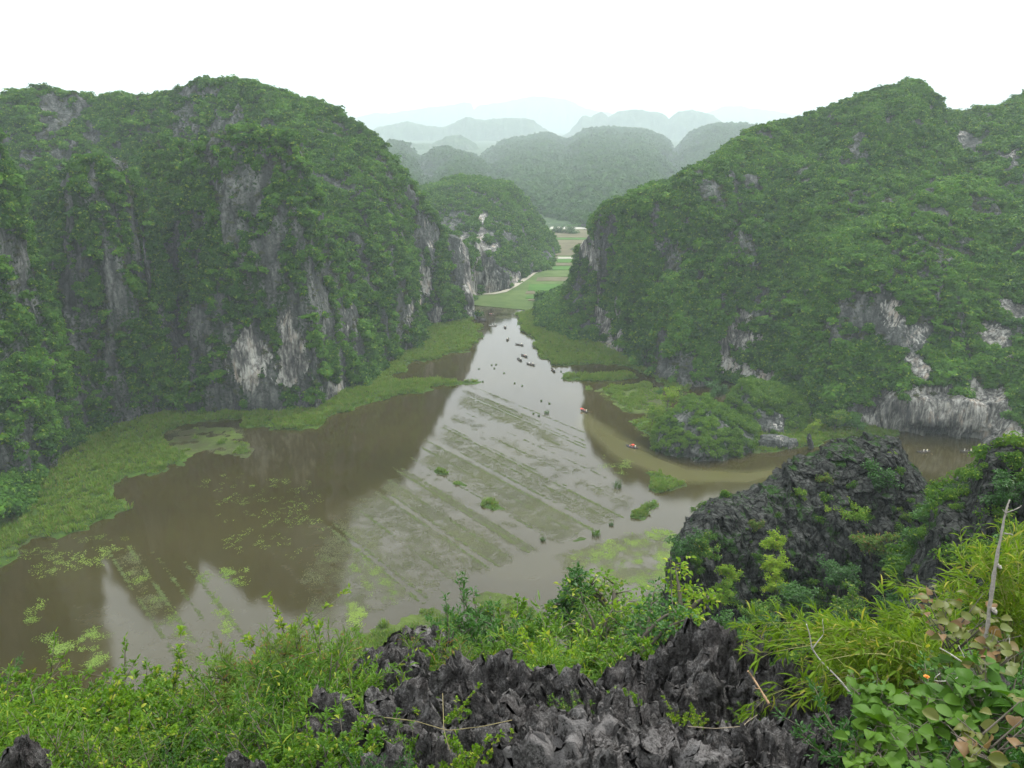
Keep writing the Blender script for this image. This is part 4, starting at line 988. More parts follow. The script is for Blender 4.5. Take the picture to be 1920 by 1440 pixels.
# ------------------------------------------------------------------ foreground plants
def leaf_shape(kind):
    """unit leaf along +Y, base at origin; returns verts (k,3) and quads/tris"""
    if kind == 'broad':
        st = [(0, .0, 0), (.07, .20, .01), (.25, .36, .03), (.48, .40, .04), (.72, .30, .02), (.90, .12, -.03), (1.0, .0, -.08)]
    elif kind == 'oval':
        st = [(0, 0, 0), (.25, .22, .03), (.55, .24, .04), (.82, .13, .0), (1.0, 0, -.08)]
    elif kind == 'lance':
        st = [(0, 0, 0), (.22, .055, .05), (.55, .06, .04), (.82, .03, -.04), (1.0, 0, -.16)]
    else:
        st = [(0, 0, 0), (.3, .14, .02), (.7, .12, .0), (1.0, 0, -.06)]
    V = []; n = len(st)
    for y, w_, z in st: V += [(-w_, y, z + w_ * .35), (0, y, z), (w_, y, z + w_ * .35)]
    q = []
    for i in range(n - 1):
        b = i * 3; q += [(b, b + 1, b + 4, b + 3), (b + 1, b + 2, b + 5, b + 4)]
    return np.array(V), np.array(q)
def place_leaves(kind, P, D, L, seed=0, up=.8, W=None):
    """leaves at P pointing along D with length L"""
    r = np.random.default_rng(seed); n = len(P)
    V, q = leaf_shape(kind)
    D = D / (np.linalg.norm(D, axis=1)[:, None] + 1e-9)
    U = np.array([0, 0, 1.0]) * up + r.normal(size=(n, 3)) * .35
    Xa = np.cross(D, U); Xa /= np.linalg.norm(Xa, axis=1)[:, None] + 1e-9
    Za = np.cross(Xa, D)
    L = np.broadcast_to(L, (n,))[:, None, None]
    curl = r.uniform(.3, 2.2, n)[:, None, None]
    W_ = r.uniform(.8, 1.2, n)[:, None, None]
    out = P[:, None] + L * (V[None, :, 0:1] * W_ * Xa[:, None] + V[None, :, 1:2] * D[:, None] + V[None, :, 2:3] * curl * Za[:, None])
    k = len(V)
    F_ = (q[None] + (np.arange(n) * k)[:, None, None]).reshape(-1, 4)
    return out.reshape(-1, 3), F_
M_shrub = [mat_leaf('shrub_leaf', (.025, .080, .006), (.11, .21, .014), (.22, .26, .03), trans=.32, inst=False, rough=.45, spec=.14, c3amt=.08),
           mat_leaf('olive_leaf', (.045, .09, .02), (.12, .19, .035), (.22, .12, .05), trans=.3, inst=False, rough=.45, c3amt=.10),
           mat_leaf('yellow_leaf', (.07, .15, .012), (.19, .29, .025), (.30, .33, .05), trans=.35, inst=False, rough=.4, c3amt=.1),
           mat_leaf('deep_leaf', (.02, .07, .012), (.055, .14, .025), None, trans=.28, inst=False, rough=.42, spec=.16)]
M_bamboo = mat_leaf('bamboo_leaf', (.045, .11, .008), (.14, .215, .018), (.28, .27, .05), trans=.35, inst=False, rough=.4, c3amt=.06)
M_broad = mat_leaf('broad_leaf', (.03, .085, .008), (.085, .165, .018), None, trans=.25, inst=False, rough=.5, spec=.10)
M_bronze = mat_leaf('bronze_leaf', (.05, .09, .012), (.11, .115, .028), (.16, .10, .045), trans=.25, inst=False, rough=.45, spec=.14, c3amt=.3)
M_bark = plain('bark', (.11, .095, .075), .9, .4, 30)
M_pale = plain('dead_wood', (.42, .39, .36), .85, .3, 40)
def twigs(mb, base, r, n, H, spread, rad, sub=3):
    """branches rising from base; returns tips with directions"""
    tips = []
    for k in range(n):
        a = r.uniform(0, 6.28); e = r.uniform(.15, 1) * spread
        end = np.array([math.cos(a) * e, math.sin(a) * e, H * r.uniform(.55, 1.0)])
        mid = end * .5 + np.array([0, 0, H * .12]) + r.normal(size=3) * .05 * H
        t = np.linspace(0, 1, 6)[:, None]; pts = base + (1 - t) ** 2 * 0 + 2 * t * (1 - t) * mid + t * t * end
        mb.tube(pts, np.linspace(rad, rad * .3, 6), 5)
        for j in range(2, 6): tips.append((pts[j], pts[j] - pts[j - 1]))
        for s_ in range(sub):
            i0 = r.integers(1, 5); d = (pts[i0 + 1] - pts[i0]); d = d / (np.linalg.norm(d) + 1e-9) + r.normal(size=3) * .8; d[2] = abs(d[2]) * .7
            l = H * r.uniform(.15, .35); p2 = np.linspace(0, 1, 4)[:, None] * d * l + pts[i0]
            mb.tube(p2, np.linspace(rad * .5, rad * .2, 4), 4)
            for j in range(1, 4): tips.append((p2[j], d))
    return tips
def make_shrub(name, kind, mat, seed, H=1.0, spread=.6, nb=14, per=14, L=.09, sub=4, group=None, label=None, cat='shrub', rosette=.6):
    r = np.random.default_rng(seed); root = empty(name); mb = MB()
    tips = twigs(mb, np.zeros(3), r, nb, H, spread, .014 * H, sub)
    mb.build('branches', M_bark, root)
    P = []; D = []
    for p, d in tips:
        d = d / (np.linalg.norm(d) + 1e-9)
        for k in range(per):
            f = r.normal(size=3); f[2] = f[2] * .5 + .25; f = f / np.linalg.norm(f)
            P.append(p + d * r.uniform(-.5, .5) * L * 2.0 + f * L * .2); D.append(f * rosette + d * .35)
    P = np.array(P); D = np.array(D)
    V, q = place_leaves(kind, P, D, L * r.uniform(.6, 1.25, len(P)), seed)
    link('foliage', mesh_np('foliage', V, q, [mat], False), root)
    tag(root, label, cat, group); return root
PROTO = {}
used_ = set()
def shrub(kind, loc, s, rz, label, group=None, sz=None):
    p = PROTO[kind]
    if kind not in used_: used_.add(kind); o = p
    else: o = copy_tree(p)
    o.location = loc; o.rotation_euler = (random.uniform(-.15, .15), random.uniform(-.15, .15), rz); o.scale = (s, s, sz or s)
    tag(o, label, 'shrub')
    if group: o['group'] = group
    elif 'group' in o: del o['group']
    return o
PROTO['glossy'] = make_shrub('shrub', 'small', M_shrub[0], 301, 1.0, .75, 18, 17, .056)
PROTO['glossyB'] = make_shrub('shrub', 'oval', M_shrub[0], 302, 1.0, .7, 17, 15, .064)
PROTO['olive'] = make_shrub('shrub', 'lance', M_shrub[1], 303, 1.0, .7, 17, 15, .095)
PROTO['yellow'] = make_shrub('shrub', 'oval', M_shrub[2], 304, 1.0, .6, 16, 16, .060)
PROTO['deep'] = make_shrub('shrub', 'small', M_shrub[3], 305, 1.0, .8, 18, 18, .055)
PROTO['blade'] = make_shrub('shrub', 'lance', M_shrub[0], 306, .9, .7, 16, 13, .135, rosette=.9)
G_L = 'leafy shrubs massed across the bottom left foreground'
def on_ray(px, py, Y, dz=0.0):
    p = at(px, py, Y); return (p.x, p.y, p.z + dz)
# bottom-left thicket: tops follow the skyline, tiers come closer and lower
r5 = np.random.default_rng(55)
sky_l = cv((-120, 1290), (0, 1275), (60, 1265), (110, 1290), (160, 1262), (240, 1275), (330, 1290), (420, 1262), (470, 1225), (560, 1190), (620, 1200), (650, 1240), (690, 1290))
kinds = ['glossy', 'glossyB', 'blade', 'yellow', 'olive', 'deep']
for tier, (Y, off, sc0, stp) in enumerate(((9.6, 0, 1.35, 62), (8.4, 42, 1.2, 66), (7.4, 88, 1.05, 72), (6.5, 135, .9, 80), (5.7, 185, .8, 88))):
    x = -140 + 20 * tier
    while x < 690 - 15 * tier:
        top = sky_l(x) + off + r5.uniform(-12, 12); s = sc0 * r5.uniform(.85, 1.15)
        k = kinds[r5.choice(6, p=[.36, .22, .07, .13, .08, .14])]
        if tier == 0 and 450 < x < 660: k = 'olive'
        look = {'glossy': 'small-leaved bright green', 'glossyB': 'oval-leaved green', 'blade': 'long-bladed', 'yellow': 'yellow-green', 'olive': 'drooping olive', 'deep': 'dark green'}[k]
        rowt = ['on the thicket skyline', 'just under the thicket skyline', 'in the middle of the thicket', 'in the lower part of the thicket', 'along the bottom edge'][tier]
        side = ['at the far left', 'left of its middle', 'right of its middle', 'beside the rocks'][int(np.clip(x / 160, 0, 3))]
        shrub(k, on_ray(x, top + 22, Y, -s * 1.0), s, r5.uniform(0, 6.28), look + ' shrub ' + rowt + ', ' + side, G_L)
        x += stp * r5.uniform(.8, 1.15)
# middle band of bushes beyond the rocks
for px, py, Y, s, k, lab in ((490, 1215, 13, 1.9, 'olive', 'reddish-green shrub with drooping leaves on the skyline, left of the rocks'), (570, 1185, 13.5, 1.9, 'yellow', 'bright yellow-green bush highest on the left thicket skyline'), (620, 1205, 12.5, 1.9, 'olive', 'olive bush with rusty shoots beside the yellow-green bush'),
                             (660, 1260, 10.5, 1.2, 'glossy', 'green bush between the thicket and the small dark rock group'), (845, 1165, 16, 2.3, 'deep', 'dark green round bush right of the upright dark rock'), (905, 1150, 17, 2.5, 'deep', 'dark green bush in front of the triangular weed flat'),
                             (960, 1165, 17, 2.2, 'glossyB', 'mid green bush between the dark bush and the tall leafy tree'), (830, 1205, 12, 1.5, 'olive', 'brownish low bush next to the upright dark rock'), (780, 1250, 10.5, 1.2, 'yellow', 'pale yellow-green plant with fan leaves left of the fluted ridge'),
                             (810, 1225, 12, 1.6, 'glossyB', 'light green leafy bush behind the fluted ridge'), (940, 1205, 13, 1.6, 'glossy', 'fresh green bush behind the rounded ridge top'), (1010, 1200, 13, 1.7, 'blade', 'long-leaved green plant right of the rounded ridge'),
                             (1060, 1215, 12, 1.6, 'yellow', 'pale green fern-like bush above the central blades'), (1110, 1225, 11, 1.4, 'blade', 'long-leaved plant wedged behind the dark ridge'), (1025, 1250, 9.5, 1.0, 'blade', 'palm-like plant in the gap between two rock ridges'),
                             (1240, 1215, 11, 1.3, 'glossyB', 'leafy bush left of the tallest rock cluster'), (745, 1330, 7.2, .5, 'yellow', 'tiny bright plant growing on the left rock blades'), (835, 1335, 6.6, .55, 'yellow', 'small yellow-green sprig draped over rocks, upper of two'),
                             (700, 1370, 6.0, .7, 'glossyB', 'leafy plant in front of the left rock blades'), (790, 1395, 5.6, .7, 'glossy', 'leafy climber low on the rocks left of centre'), (860, 1410, 5.3, .6, 'yellow', 'small yellow-green sprig low on the rocks, lower of two'),
                             (890, 1430, 5.2, .6, 'glossyB', 'leafy climber at the bottom edge left of centre'), (960, 1425, 5.2, .35, 'yellow', 'tiny tuft of leaves at the bottom centre rocks'), (1285, 1330, 6.0, .3, 'yellow', 'tiny leafy sprout at the foot of the tallest rock cluster'),
                             (690, 1300, 8.2, 1.0, 'blade', 'fan-leaved plant left of the main outcrop'), (640, 1420, 5.4, .8, 'glossyB', 'low leafy plant at the bottom edge beside the rocks'), (1010, 1345, 6.3, .4, 'yellow', 'little sprig between blades left of the pale crest'), (1080, 1330, 6.6, .45, 'glossy', 'small green plant tucked behind the central blades'), (1190, 1300, 6.9, .35, 'glossyB', 'small sprig in a cleft of the dark ridge'), (905, 1330, 6.5, .55, 'glossyB', 'leafy sprig in front of the rounded ridge'), (1440, 1310, 5.9, .4, 'glossy', 'small plant between tallest cluster and grey peaked rock'), (1120, 1400, 4.9, .25, 'yellow', 'tiny sprig left of the pale crest at the bottom'), (720, 1440, 5.0, .6, 'deep', 'dark leafy plant at the bottom edge beneath the blades')):
    shrub(k, on_ray(px, py + 12, Y, -s * .98), s, r5.uniform(0, 6.28), lab)

# young trees
def make_tree(name, H, crown, seed, mat, kind, L, nb, per, label, group=None, trunk_r=.05, lean=(0, 0), crown_z=.45, blobs=7, shape=1.0, bark=None):
    """tapered trunk with limbs; crown built of leaf sprays round the limb tips"""
    r = np.random.default_rng(seed); root = empty(name); mb = MB()
    t = np.linspace(0, 1, 9)[:, None]; tp = np.array([lean[0] * H, lean[1] * H, H * .8]) * t + np.array([1, 0, 0]) * (.03 * H * np.sin(t * 7 + seed))
    mb.tube(tp, np.linspace(trunk_r * H, trunk_r * H * .3, 9), 8)
    tips = []
    for k in range(nb):
        i0 = int(np.clip(crown_z * 8 + r.uniform(-1, 4.5), 2, 8)); p0 = tp[i0]
        a = r.uniform(0, 6.28); up = r.uniform(.0, .8); rr = crown * r.uniform(.45, 1.0)
        end = p0 + np.array([math.cos(a) * rr, math.sin(a) * rr, up * crown * shape])
        tt = np.linspace(0, 1, 6)[:, None]; pts = p0 + (end - p0) * tt + np.array([0, 0, 1]) * .15 * crown * np.sin(tt * 3.14)
        mb.tube(pts, np.linspace(trunk_r * H * .35, trunk_r * H * .08, 6), 5)
        for j in range(2, 6): tips.append(pts[j])
        for s_ in range(3):
            q0 = pts[r.integers(2, 6)]; d = r.normal(size=3); d[2] = abs(d[2]) * .8; d *= crown * .28 / np.linalg.norm(d)
            mb.tube(np.linspace(0, 1, 3)[:, None] * d + q0, [trunk_r * H * .1, trunk_r * H * .07, trunk_r * H * .04], 4)
            tips += [q0 + d * .6, q0 + d]
    mb.build('trunk', bark or M_bark, root)
    T = np.array(tips); n = len(T) * per; k = np.repeat(np.arange(len(T)), per)
    f = r.normal(size=(n, 3)); f /= np.linalg.norm(f, axis=1)[:, None]
    P = T[k] + f * (crown * .17) * r.power(2, n)[:, None] * np.array([1, 1, .75])
    D = f + r.normal(size=(n, 3)) * .5; D[:, 2] = D[:, 2] * .6 - .1
    V, q = place_leaves(kind, P, D, L * r.uniform(.6, 1.25, n), seed)
    link('crown', mesh_np('crown', V, q, [mat], False), root)
    tag(root, label, 'tree', group); return root
def put(o, loc, rz=0.0): o.location = loc; o.rotation_euler = (0, 0, rz); return o
put(make_tree('young_tree', 5.4, 1.8, 401, M_shrub[0], 'oval', .15, 20, 11, 'tall leafy young tree with a bushy crown above the central rocks'), on_ray(1165, 1062, 20, -5.4))
put(make_tree('young_tree', 4.4, .9, 402, M_shrub[3], 'oval', .14, 13, 11, 'narrow columnar young tree left of the tall leafy one', shape=1.8), on_ray(1078, 1050, 20, -4.4))
put(make_tree('young_tree', 4.2, 1.3, 403, M_shrub[2], 'oval', .14, 16, 11, 'yellow-green young tree leaning against the dark crag', lean=(.1, 0)), on_ray(1250, 1078, 17, -4.2))
put(make_tree('young_tree', 3.2, 1.2, 404, M_shrub[0], 'lance', .2, 15, 11, 'lower bushy tree at the foot of the columnar one'), on_ray(1120, 1145, 17, -3.2))
put(make_tree('young_tree', 3.0, 1.2, 405, M_shrub[3], 'oval', .13, 16, 11, 'dark bushy tree behind the tallest rock cluster'), on_ray(1210, 1155, 15, -3.0))
# trees on and round the crags
def crag_tree(px, py, Y, s, seed, mat, lab, kind='oval'):
    s *= .75
    return put(make_tree('crag_bush', s * 1.0, s * .62, seed, mat, kind, s * .085, 13, 14, lab, crown_z=.3, trunk_r=.03), on_ray(px, py, Y, -s * 1.0))
r6 = np.random.default_rng(66)
for k, (px, py, Y, s, mi, lab) in enumerate(((1645, 880, 86, 5.2, 3, 'round dark bush near the top of the dark central crag'), (1600, 950, 82, 4.6, 0, 'bright green bush in the middle of the dark central crag'), (1545, 890, 86, 2.6, 1, 'olive bush just below the crag top'),
        (1560, 950, 82, 2.6, 2, 'yellowish bush left of the bright green one on the crag'), (1290, 1000, 72, 4.2, 3, 'dark green tree at the left shoulder of the crag'), (1325, 1010, 71, 3.4, 0, 'mid green bush beside the tree on the left shoulder'),
        (1455, 1005, 73, 3.2, 2, 'top of the bright creeper streak hanging on the crag face'), (1462, 1045, 70, 3.2, 2, 'middle of the bright creeper streak hanging on the crag face'), (1458, 1080, 68, 3.2, 2, 'bottom of the bright creeper streak hanging on the crag face'), (1370, 1060, 68, 2.8, 2, 'yellow-green creeper on the left face of the crag'),
        (1355, 1100, 66, 3.0, 0, 'leafy creeper low on the left face of the crag'), (1640, 1000, 76, 4.6, 1, 'olive-tinted spreading bush on the right face of the crag'), (1680, 1030, 74, 3.8, 3, 'dark bush on the lower right face of the crag'), (1580, 1060, 70, 4.4, 3, 'dark bush low in the middle of the crag'),
        (1500, 1100, 66, 4.0, 3, 'dark bush at the centre foot of the crag'), (1430, 1130, 64, 4.0, 0, 'green bush at the left foot of the crag'), (1380, 1160, 62, 4.2, 3, 'dark bush lowest at the left foot of the crag'), (1600, 1120, 62, 4.6, 0, 'green bush at the right foot of the crag'),
        (1690, 1100, 60, 5.0, 3, 'broad dark tree in the hollow right of the crag'), (1535, 1150, 60, 4.2, 3, 'dark bush below the crag foot'), (1470, 1170, 60, 4.0, 3, 'low dark bush right of the tallest rocks'), (1760, 950, 62, 3.8, 3, 'dark tree on the ridge between the two crags'),
        (1735, 1000, 62, 4.0, 3, 'dark tree in the cleft between the two crags'), (1860, 960, 56, 4.2, 0, 'green tree on the right-hand crag'), (1900, 900, 56, 3.8, 3, 'dark tree near the top of the right-hand crag'), (1900, 1000, 52, 4.0, 3, 'dark tree low on the right-hand crag'),
        (1840, 1020, 54, 3.6, 0, 'green tree on the left part of the right-hand crag'), (1710, 1130, 55, 4.0, 0, 'green bush under the face of the right-hand crag'), (1500, 920, 84, 2.2, 0, 'small green bush on the left shoulder step of the crag top'), (1420, 975, 78, 2.0, 1, 'small olive bush on the sloping left ridge of the crag'),
        (1700, 960, 84, 2.6, 0, 'small bush on the right ridge of the crag'), (1670, 845, 90, 1.6, 2, 'little yellow-green plant on the very top of the crag'))):
    crag_tree(px, py, Y, s, 500 + k, M_shrub[mi], lab)

# trees by the river
def river_tree(px, py_top, Y, H, crown, seed, mat, lab, kind='oval', shape=1.0, cz=.35):
    p = at(px, py_top, Y)
    return put(make_tree('river_tree', H, crown, seed, mat, kind, crown * .13, 14, 11, lab, crown_z=cz, trunk_r=.02, shape=shape), (p.x, p.y, p.z - H))
for k, a in enumerate(((1255, 722, 256, 9, 4.2, 2, 'tall pale green feathery tree left of the islet'), (1225, 765, 248, 6, 3.2, 2, 'smaller pale green feathery tree by the water left of the islet'), (1285, 735, 262, 8, 3.6, 0, 'mid green tree behind the feathery tree'),
        (1345, 712, 270, 9, 4.6, 3, 'dark leafy tree behind the islet'), (1330, 740, 262, 6, 3.2, 3, 'shorter dark tree between islet and knoll'), (1450, 742, 262, 7, 4.4, 0, 'broad green tree on the knoll'), (1490, 750, 262, 7, 4.0, 0, 'green tree at the right side of the knoll'),
        (1525, 795, 250, 4, 3.0, 2, 'low bright bush beside the leaning slab'), (1570, 770, 252, 7, 3.6, 0, 'green tree on the grassy flat'), (1610, 780, 250, 6, 3.2, 3, 'dark tree left of the pale riverside cliff'), (1540, 775, 254, 5, 3.0, 0, 'green tree behind the low bright bush'),
        (617, 680, 290, 8, 3.8, 2, 'bright rounded tree on the face beside the pale slab'), (1238, 728, 262, 3, 1.8, 3, 'dark small tree at the edge of the lily flat'))):
    river_tree(a[0], a[1], a[2], a[3], a[4], 600 + k, M_shrub[a[5]], a[6], 'oval')
for k, a in enumerate(((1072, 424, 760, 12, 9, 'tree island far out in the rice fields'), (1080, 466, 660, 10, 8, 'dark round grove beside the far field track'), (1050, 428, 765, 8, 8, 'low grove left of the far tree island'))):
    river_tree(a[0], a[1], a[2], a[3], a[4], 640 + k, M_shrub[3], a[5])

# hardwood sapling, bamboo, broad leaves at the right
def bamboo(root_loc, stems, seed, label, L=.145, n=22):
    r = np.random.default_rng(seed); root = empty('bamboo_clump', root_loc); mb = MB(); P = []; D = []
    for (ex, ey, ez) in stems:
        end = np.array([ex, ey, ez]); t = np.linspace(0, 1, 12)[:, None]
        pts = end * t + np.array([0, 0, 1]) * .22 * np.linalg.norm(end) * np.sin(t * 3.14) * .8
        mb.tube(pts, np.linspace(.008, .0025, 12), 5)
        for i in range(3, 12):
            d = pts[i] - pts[i - 1]; d /= np.linalg.norm(d)
            for j in range(n // 9 + 1):
                sd_ = r.normal(size=3) * .6 + d * .9; sd_[2] -= .05; sd_ /= np.linalg.norm(sd_)
                l = r.uniform(.08, .28); tp_ = pts[i] + sd_ * l
                mb.tube(np.stack([pts[i], (pts[i] + tp_) / 2 + [0, 0, .01], tp_]), [.002, .0015, .001], 3)
                for m in range(6):
                    P.append(tp_ - sd_ * r.uniform(0, .7) * l); f = sd_ + r.normal(size=3) * .5; f[2] -= .1; D.append(f)
    mb.build('culms', plain('bamboo_culm', (.30, .30, .10), .5), root)
    P = np.array(P); D = np.array(D); V, q = place_leaves('lance', P, D, L * r.uniform(.6, 1.2, len(P)), seed)
    link('foliage', mesh_np('foliage', V, q, [M_bamboo], False), root); tag(root, label, 'bamboo'); return root
def stemset(r, n, dx, dy, dz):
    return [(r.uniform(*dx), r.uniform(*dy), r.uniform(*dz)) for _ in range(n)]
rb_ = np.random.default_rng(70)
b0 = at(1800, 1330, 6.0)
bamboo(tuple(b0), stemset(rb_, 22, (-1.9, .2), (-.3, 1.0), (.2, .9)), 71, 'yellow-green bamboo arching left over the rocks, in front of the crag')
b1 = at(1900, 1250, 7.0)
bamboo(tuple(b1), stemset(rb_, 20, (-1.3, .8), (-.4, .8), (.5, 1.3)), 72, 'taller bamboo behind the peeling sapling at the right edge')
b2 = at(1640, 1310, 6.6)
bamboo(tuple(b2), stemset(rb_, 10, (-1.0, .1), (-.4, .5), (-.2, .5)), 73, 'low bamboo spray drooping over the grey peaked rock', n=18)
def broad(loc, seed, n, sx, sy, sz, L, mat, label, name='broad_leaf_plant', kind='broad', stems=12):
    r = np.random.default_rng(seed); root = empty(name, loc); mb = MB(); P = []; D = []
    per = n // stems
    for k in range(stems):
        end = np.array([r.uniform(-sx, sx), r.uniform(-sy, sy), sz * r.uniform(.5, 1.0)])
        t = np.linspace(0, 1, 8)[:, None]; pts = np.array([0, 0, -sz * .5]) * (1 - t) + end * t + r.normal(size=3) * .03
        mb.tube(pts, np.linspace(.006, .002, 8), 5)
        for j in range(per):
            i = r.integers(3, 8); a = r.uniform(0, 6.28); d = np.array([math.cos(a), math.sin(a), r.uniform(-.25, .35)])
            off = d * r.uniform(.02, .07); P.append(pts[i] + off); D.append(d); mb.tube(np.stack([pts[i], pts[i] + off]), .0015, 3, False)
    mb.build('stems', M_bark, root)
    P = np.array(P); D = np.array(D); V, q = place_leaves(kind, P, D, L * r.uniform(.45, 1.2, len(P)), seed, up=.9)
    link('foliage', mesh_np('foliage', V, q, [mat], False), root); tag(root, label, 'plant'); return root
broad(on_ray(1640, 1330, 3.9), 81, 110, .22, .2, .18, .085, M_broad, 'bright green broad-leaved plant right of the grey-brown rock')
broad(on_ray(1720, 1380, 3.6), 82, 120, .26, .2, .2, .095, M_broad, 'broad-leaved green plant in the bottom right thicket, centre')
broad(on_ray(1620, 1420, 3.5), 83, 90, .2, .2, .16, .075, M_broad, 'broad-leaved green plant at the bottom edge beside the rocks')
broad(on_ray(1850, 1340, 3.6), 84, 110, .26, .2, .2, .11, M_broad, 'large-leaved green plant under the dead sapling')
broad(on_ray(1860, 1400, 3.2), 85, 44, .22, .16, .12, .085, M_bronze, 'large bronze-tinted leaves in the bottom right corner')
broad(on_ray(1790, 1190, 4.6), 86, 70, .30, .2, .22, .085, M_bronze, 'bronze and olive round leaves beside the dead sapling trunk')
broad(on_ray(1840, 1250, 4.2), 87, 36, .22, .2, .22, .085, M_bronze, 'olive round leaves just below the bronze leaves')
broad(on_ray(1745, 1450, 3.2), 88, 90, .3, .2, .16, .095, M_broad, 'dark broad leaves along the bottom edge at the right')
broad(on_ray(1780, 1300, 4.4), 89, 80, .25, .2, .2, .09, M_broad, 'green leafy plant with orange blossoms below the bamboo')
shrub('deep', on_ray(1700, 1420, 4.4, -.7), .9, 1.0, 'dark filler shrub behind the broad leaves at the bottom right')
shrub('deep', on_ray(1880, 1330, 4.8, -.8), 1.0, 2.0, 'dark shrub behind the large leaves at the right edge')
shrub('deep', on_ray(1780, 1230, 6.8, -1.1), 1.3, 4.0, 'dark shrub inside the bamboo thicket')
shrub('glossyB', on_ray(1900, 1200, 7.2, -1.0), 1.3, 3.0, 'green shrub at the right edge among the bamboo')

def branchy(name, pts, rad, side, mat, label, cat='dead tree', seed=0, partname='branch'):
    """dead stem through pixel waypoints (px, py, Y); side: list of waypoint lists with radii, each its own branch"""
    W = np.array([tuple(at(*p)) for p in pts]); base = W[0].copy()
    root = empty(name, tuple(base)); mb = MB()
    def smooth(A, n=24):
        A = np.asarray(A); s_ = np.linspace(0, len(A) - 1, n); B = np.stack([np.interp(s_, np.arange(len(A)), A[:, k]) for k in range(3)], 1)
        for _ in range(2): B[1:-1] = (B[:-2] + 2 * B[1:-1] + B[2:]) / 4
        return B
    B = smooth(W - base, 40); r = np.random.default_rng(seed)
    rr = np.linspace(rad[0], rad[1], 40) * (1 + .18 * r.normal(size=40)); B = B + r.normal(size=B.shape) * rad[0] * .06
    mb.tube(B, rr, 10); mb.build('trunk', mat, root)
    for sp_, r0, r1 in side:
        m2 = MB(); S = smooth(np.array([tuple(at(*p)) for p in sp_]) - base, 14); S = S + r.normal(size=S.shape) * r0 * .5 * np.linspace(0, 1, 14)[:, None]
        m2.tube(S, np.linspace(r0, r1, 14), 6); m2.build(partname, mat, root)
    tag(root, label, cat); return root
M_sap = plain('lichened_bark', (.26, .24, .21), .9, .55, 60)
branchy('dead_sapling', [(1838, 1330, 4.35), (1845, 1230, 4.4), (1855, 1140, 4.45), (1868, 1050, 4.5), (1885, 960, 4.55), (1893, 936, 4.57)], (.020, .004),
        [([(1868, 1058, 4.5), (1876, 1064, 4.48)], .012, .008), ([(1860, 1143, 4.45), (1868, 1146, 4.4)], .018, .010), ([(1882, 1000, 4.53), (1898, 1002, 4.5)], .006, .003),
         ([(1887, 965, 4.55), (1880, 955, 4.5)], .005, .002), ([(1885, 962, 4.55), (1905, 955, 4.5), (1915, 948, 4.5)], .005, .0025)], M_sap, 'peeling grey dead sapling trunk standing tall at the right edge')
branchy('dead_twig', [(1840, 1280, 4.2), (1810, 1245, 4.25), (1780, 1225, 4.3), (1762, 1215, 4.3)], (.006, .003),
        [([(1838, 1276, 4.2), (1815, 1255, 4.2), (1790, 1277, 4.2), (1745, 1278, 4.2), (1762, 1262, 4.2)], .004, .002), ([(1835, 1272, 4.2), (1812, 1240, 4.25), (1798, 1210, 4.3)], .004, .002),
         ([(1842, 1278, 4.2), (1870, 1255, 4.2), (1893, 1225, 4.25), (1892, 1195, 4.3)], .004, .002), ([(1842, 1280, 4.2), (1875, 1290, 4.2), (1915, 1312, 4.2)], .004, .002)], M_pale, 'spreading pale bare twigs low on the dead sapling', 'branch')
branchy('dead_twig', [(1605, 1312, 5.5), (1570, 1270, 5.6), (1535, 1235, 5.7), (1522, 1215, 5.7), (1518, 1190, 5.7), (1512, 1170, 5.7)], (.008, .004),
        [([(1522, 1218, 5.7), (1535, 1200, 5.7), (1545, 1190, 5.7), (1542, 1160, 5.7)], .005, .002), ([(1600, 1305, 5.5), (1592, 1285, 5.5), (1590, 1265, 5.5)], .004, .002)], M_pale, 'bleached forked twig rising out of the bamboo leaves', 'branch')
branchy('dead_twig', [(1442, 1320, 5.6), (1425, 1292, 5.7), (1410, 1268, 5.8), (1402, 1258, 5.8)], (.010, .007), [([(1425, 1292, 5.7), (1415, 1290, 5.6)], .004, .002)], plain('orange_wood', (.34, .22, .13), .85, .3, 40), 'short orange-brown broken branch lying on the rocks', 'branch')
branchy('dead_twig', [(1272, 1260, 14), (1265, 1180, 15), (1259, 1110, 16), (1257, 1050, 16)], (.02, .008), [([(1264, 1170, 15), (1250, 1140, 15)], .008, .004)], M_bark, 'thin bare upright twig in front of the sky reflection by the crag', 'branch')
branchy('dry_vine', [(720, 1345, 6.0), (780, 1352, 5.6), (840, 1370, 5.3), (905, 1362, 5.2), (960, 1350, 5.3)], (.004, .003), [([(830, 1300, 5.9), (832, 1370, 5.4), (845, 1410, 5.2)], .003, .002)], plain('dry_stem', (.20, .17, .08), .8), 'thin dry vine trailing across the bottom centre rocks', 'vine', partname='tendril')
branchy('dry_vine', [(1290, 1362, 5.2), (1340, 1366, 4.9), (1390, 1362, 4.9), (1420, 1340, 5.0)], (.004, .002), [([(1395, 1360, 4.9), (1408, 1345, 4.95)], .003, .002)], plain('dry_stem', (.24, .2, .14), .8), 'thin dry vine on the rocks right of centre', 'vine', partname='tendril')
# orange blossoms
M_or = plain('orange_petal', (.75, .28, .05), .6)
for px, py, Y in ((1737, 1270, 4.2), (1758, 1288, 4.15)):
    mb = MB(); r = np.random.default_rng(px)
    a = np.arange(12) * 6.28 / 12; P = np.zeros((12, 3)); D = np.stack([np.cos(a), np.sin(a), .35 + .3 * r.uniform(size=12)], 1); V, q = place_leaves('oval', P, D, .022, px)
    o = link('blossom', mesh_np('blossom', V, q, [M_or]), None, at(px, py, Y)); tag(o, ('upper' if px < 1750 else 'lower') + ' small orange blossom among the green leaves at the right', 'flower')

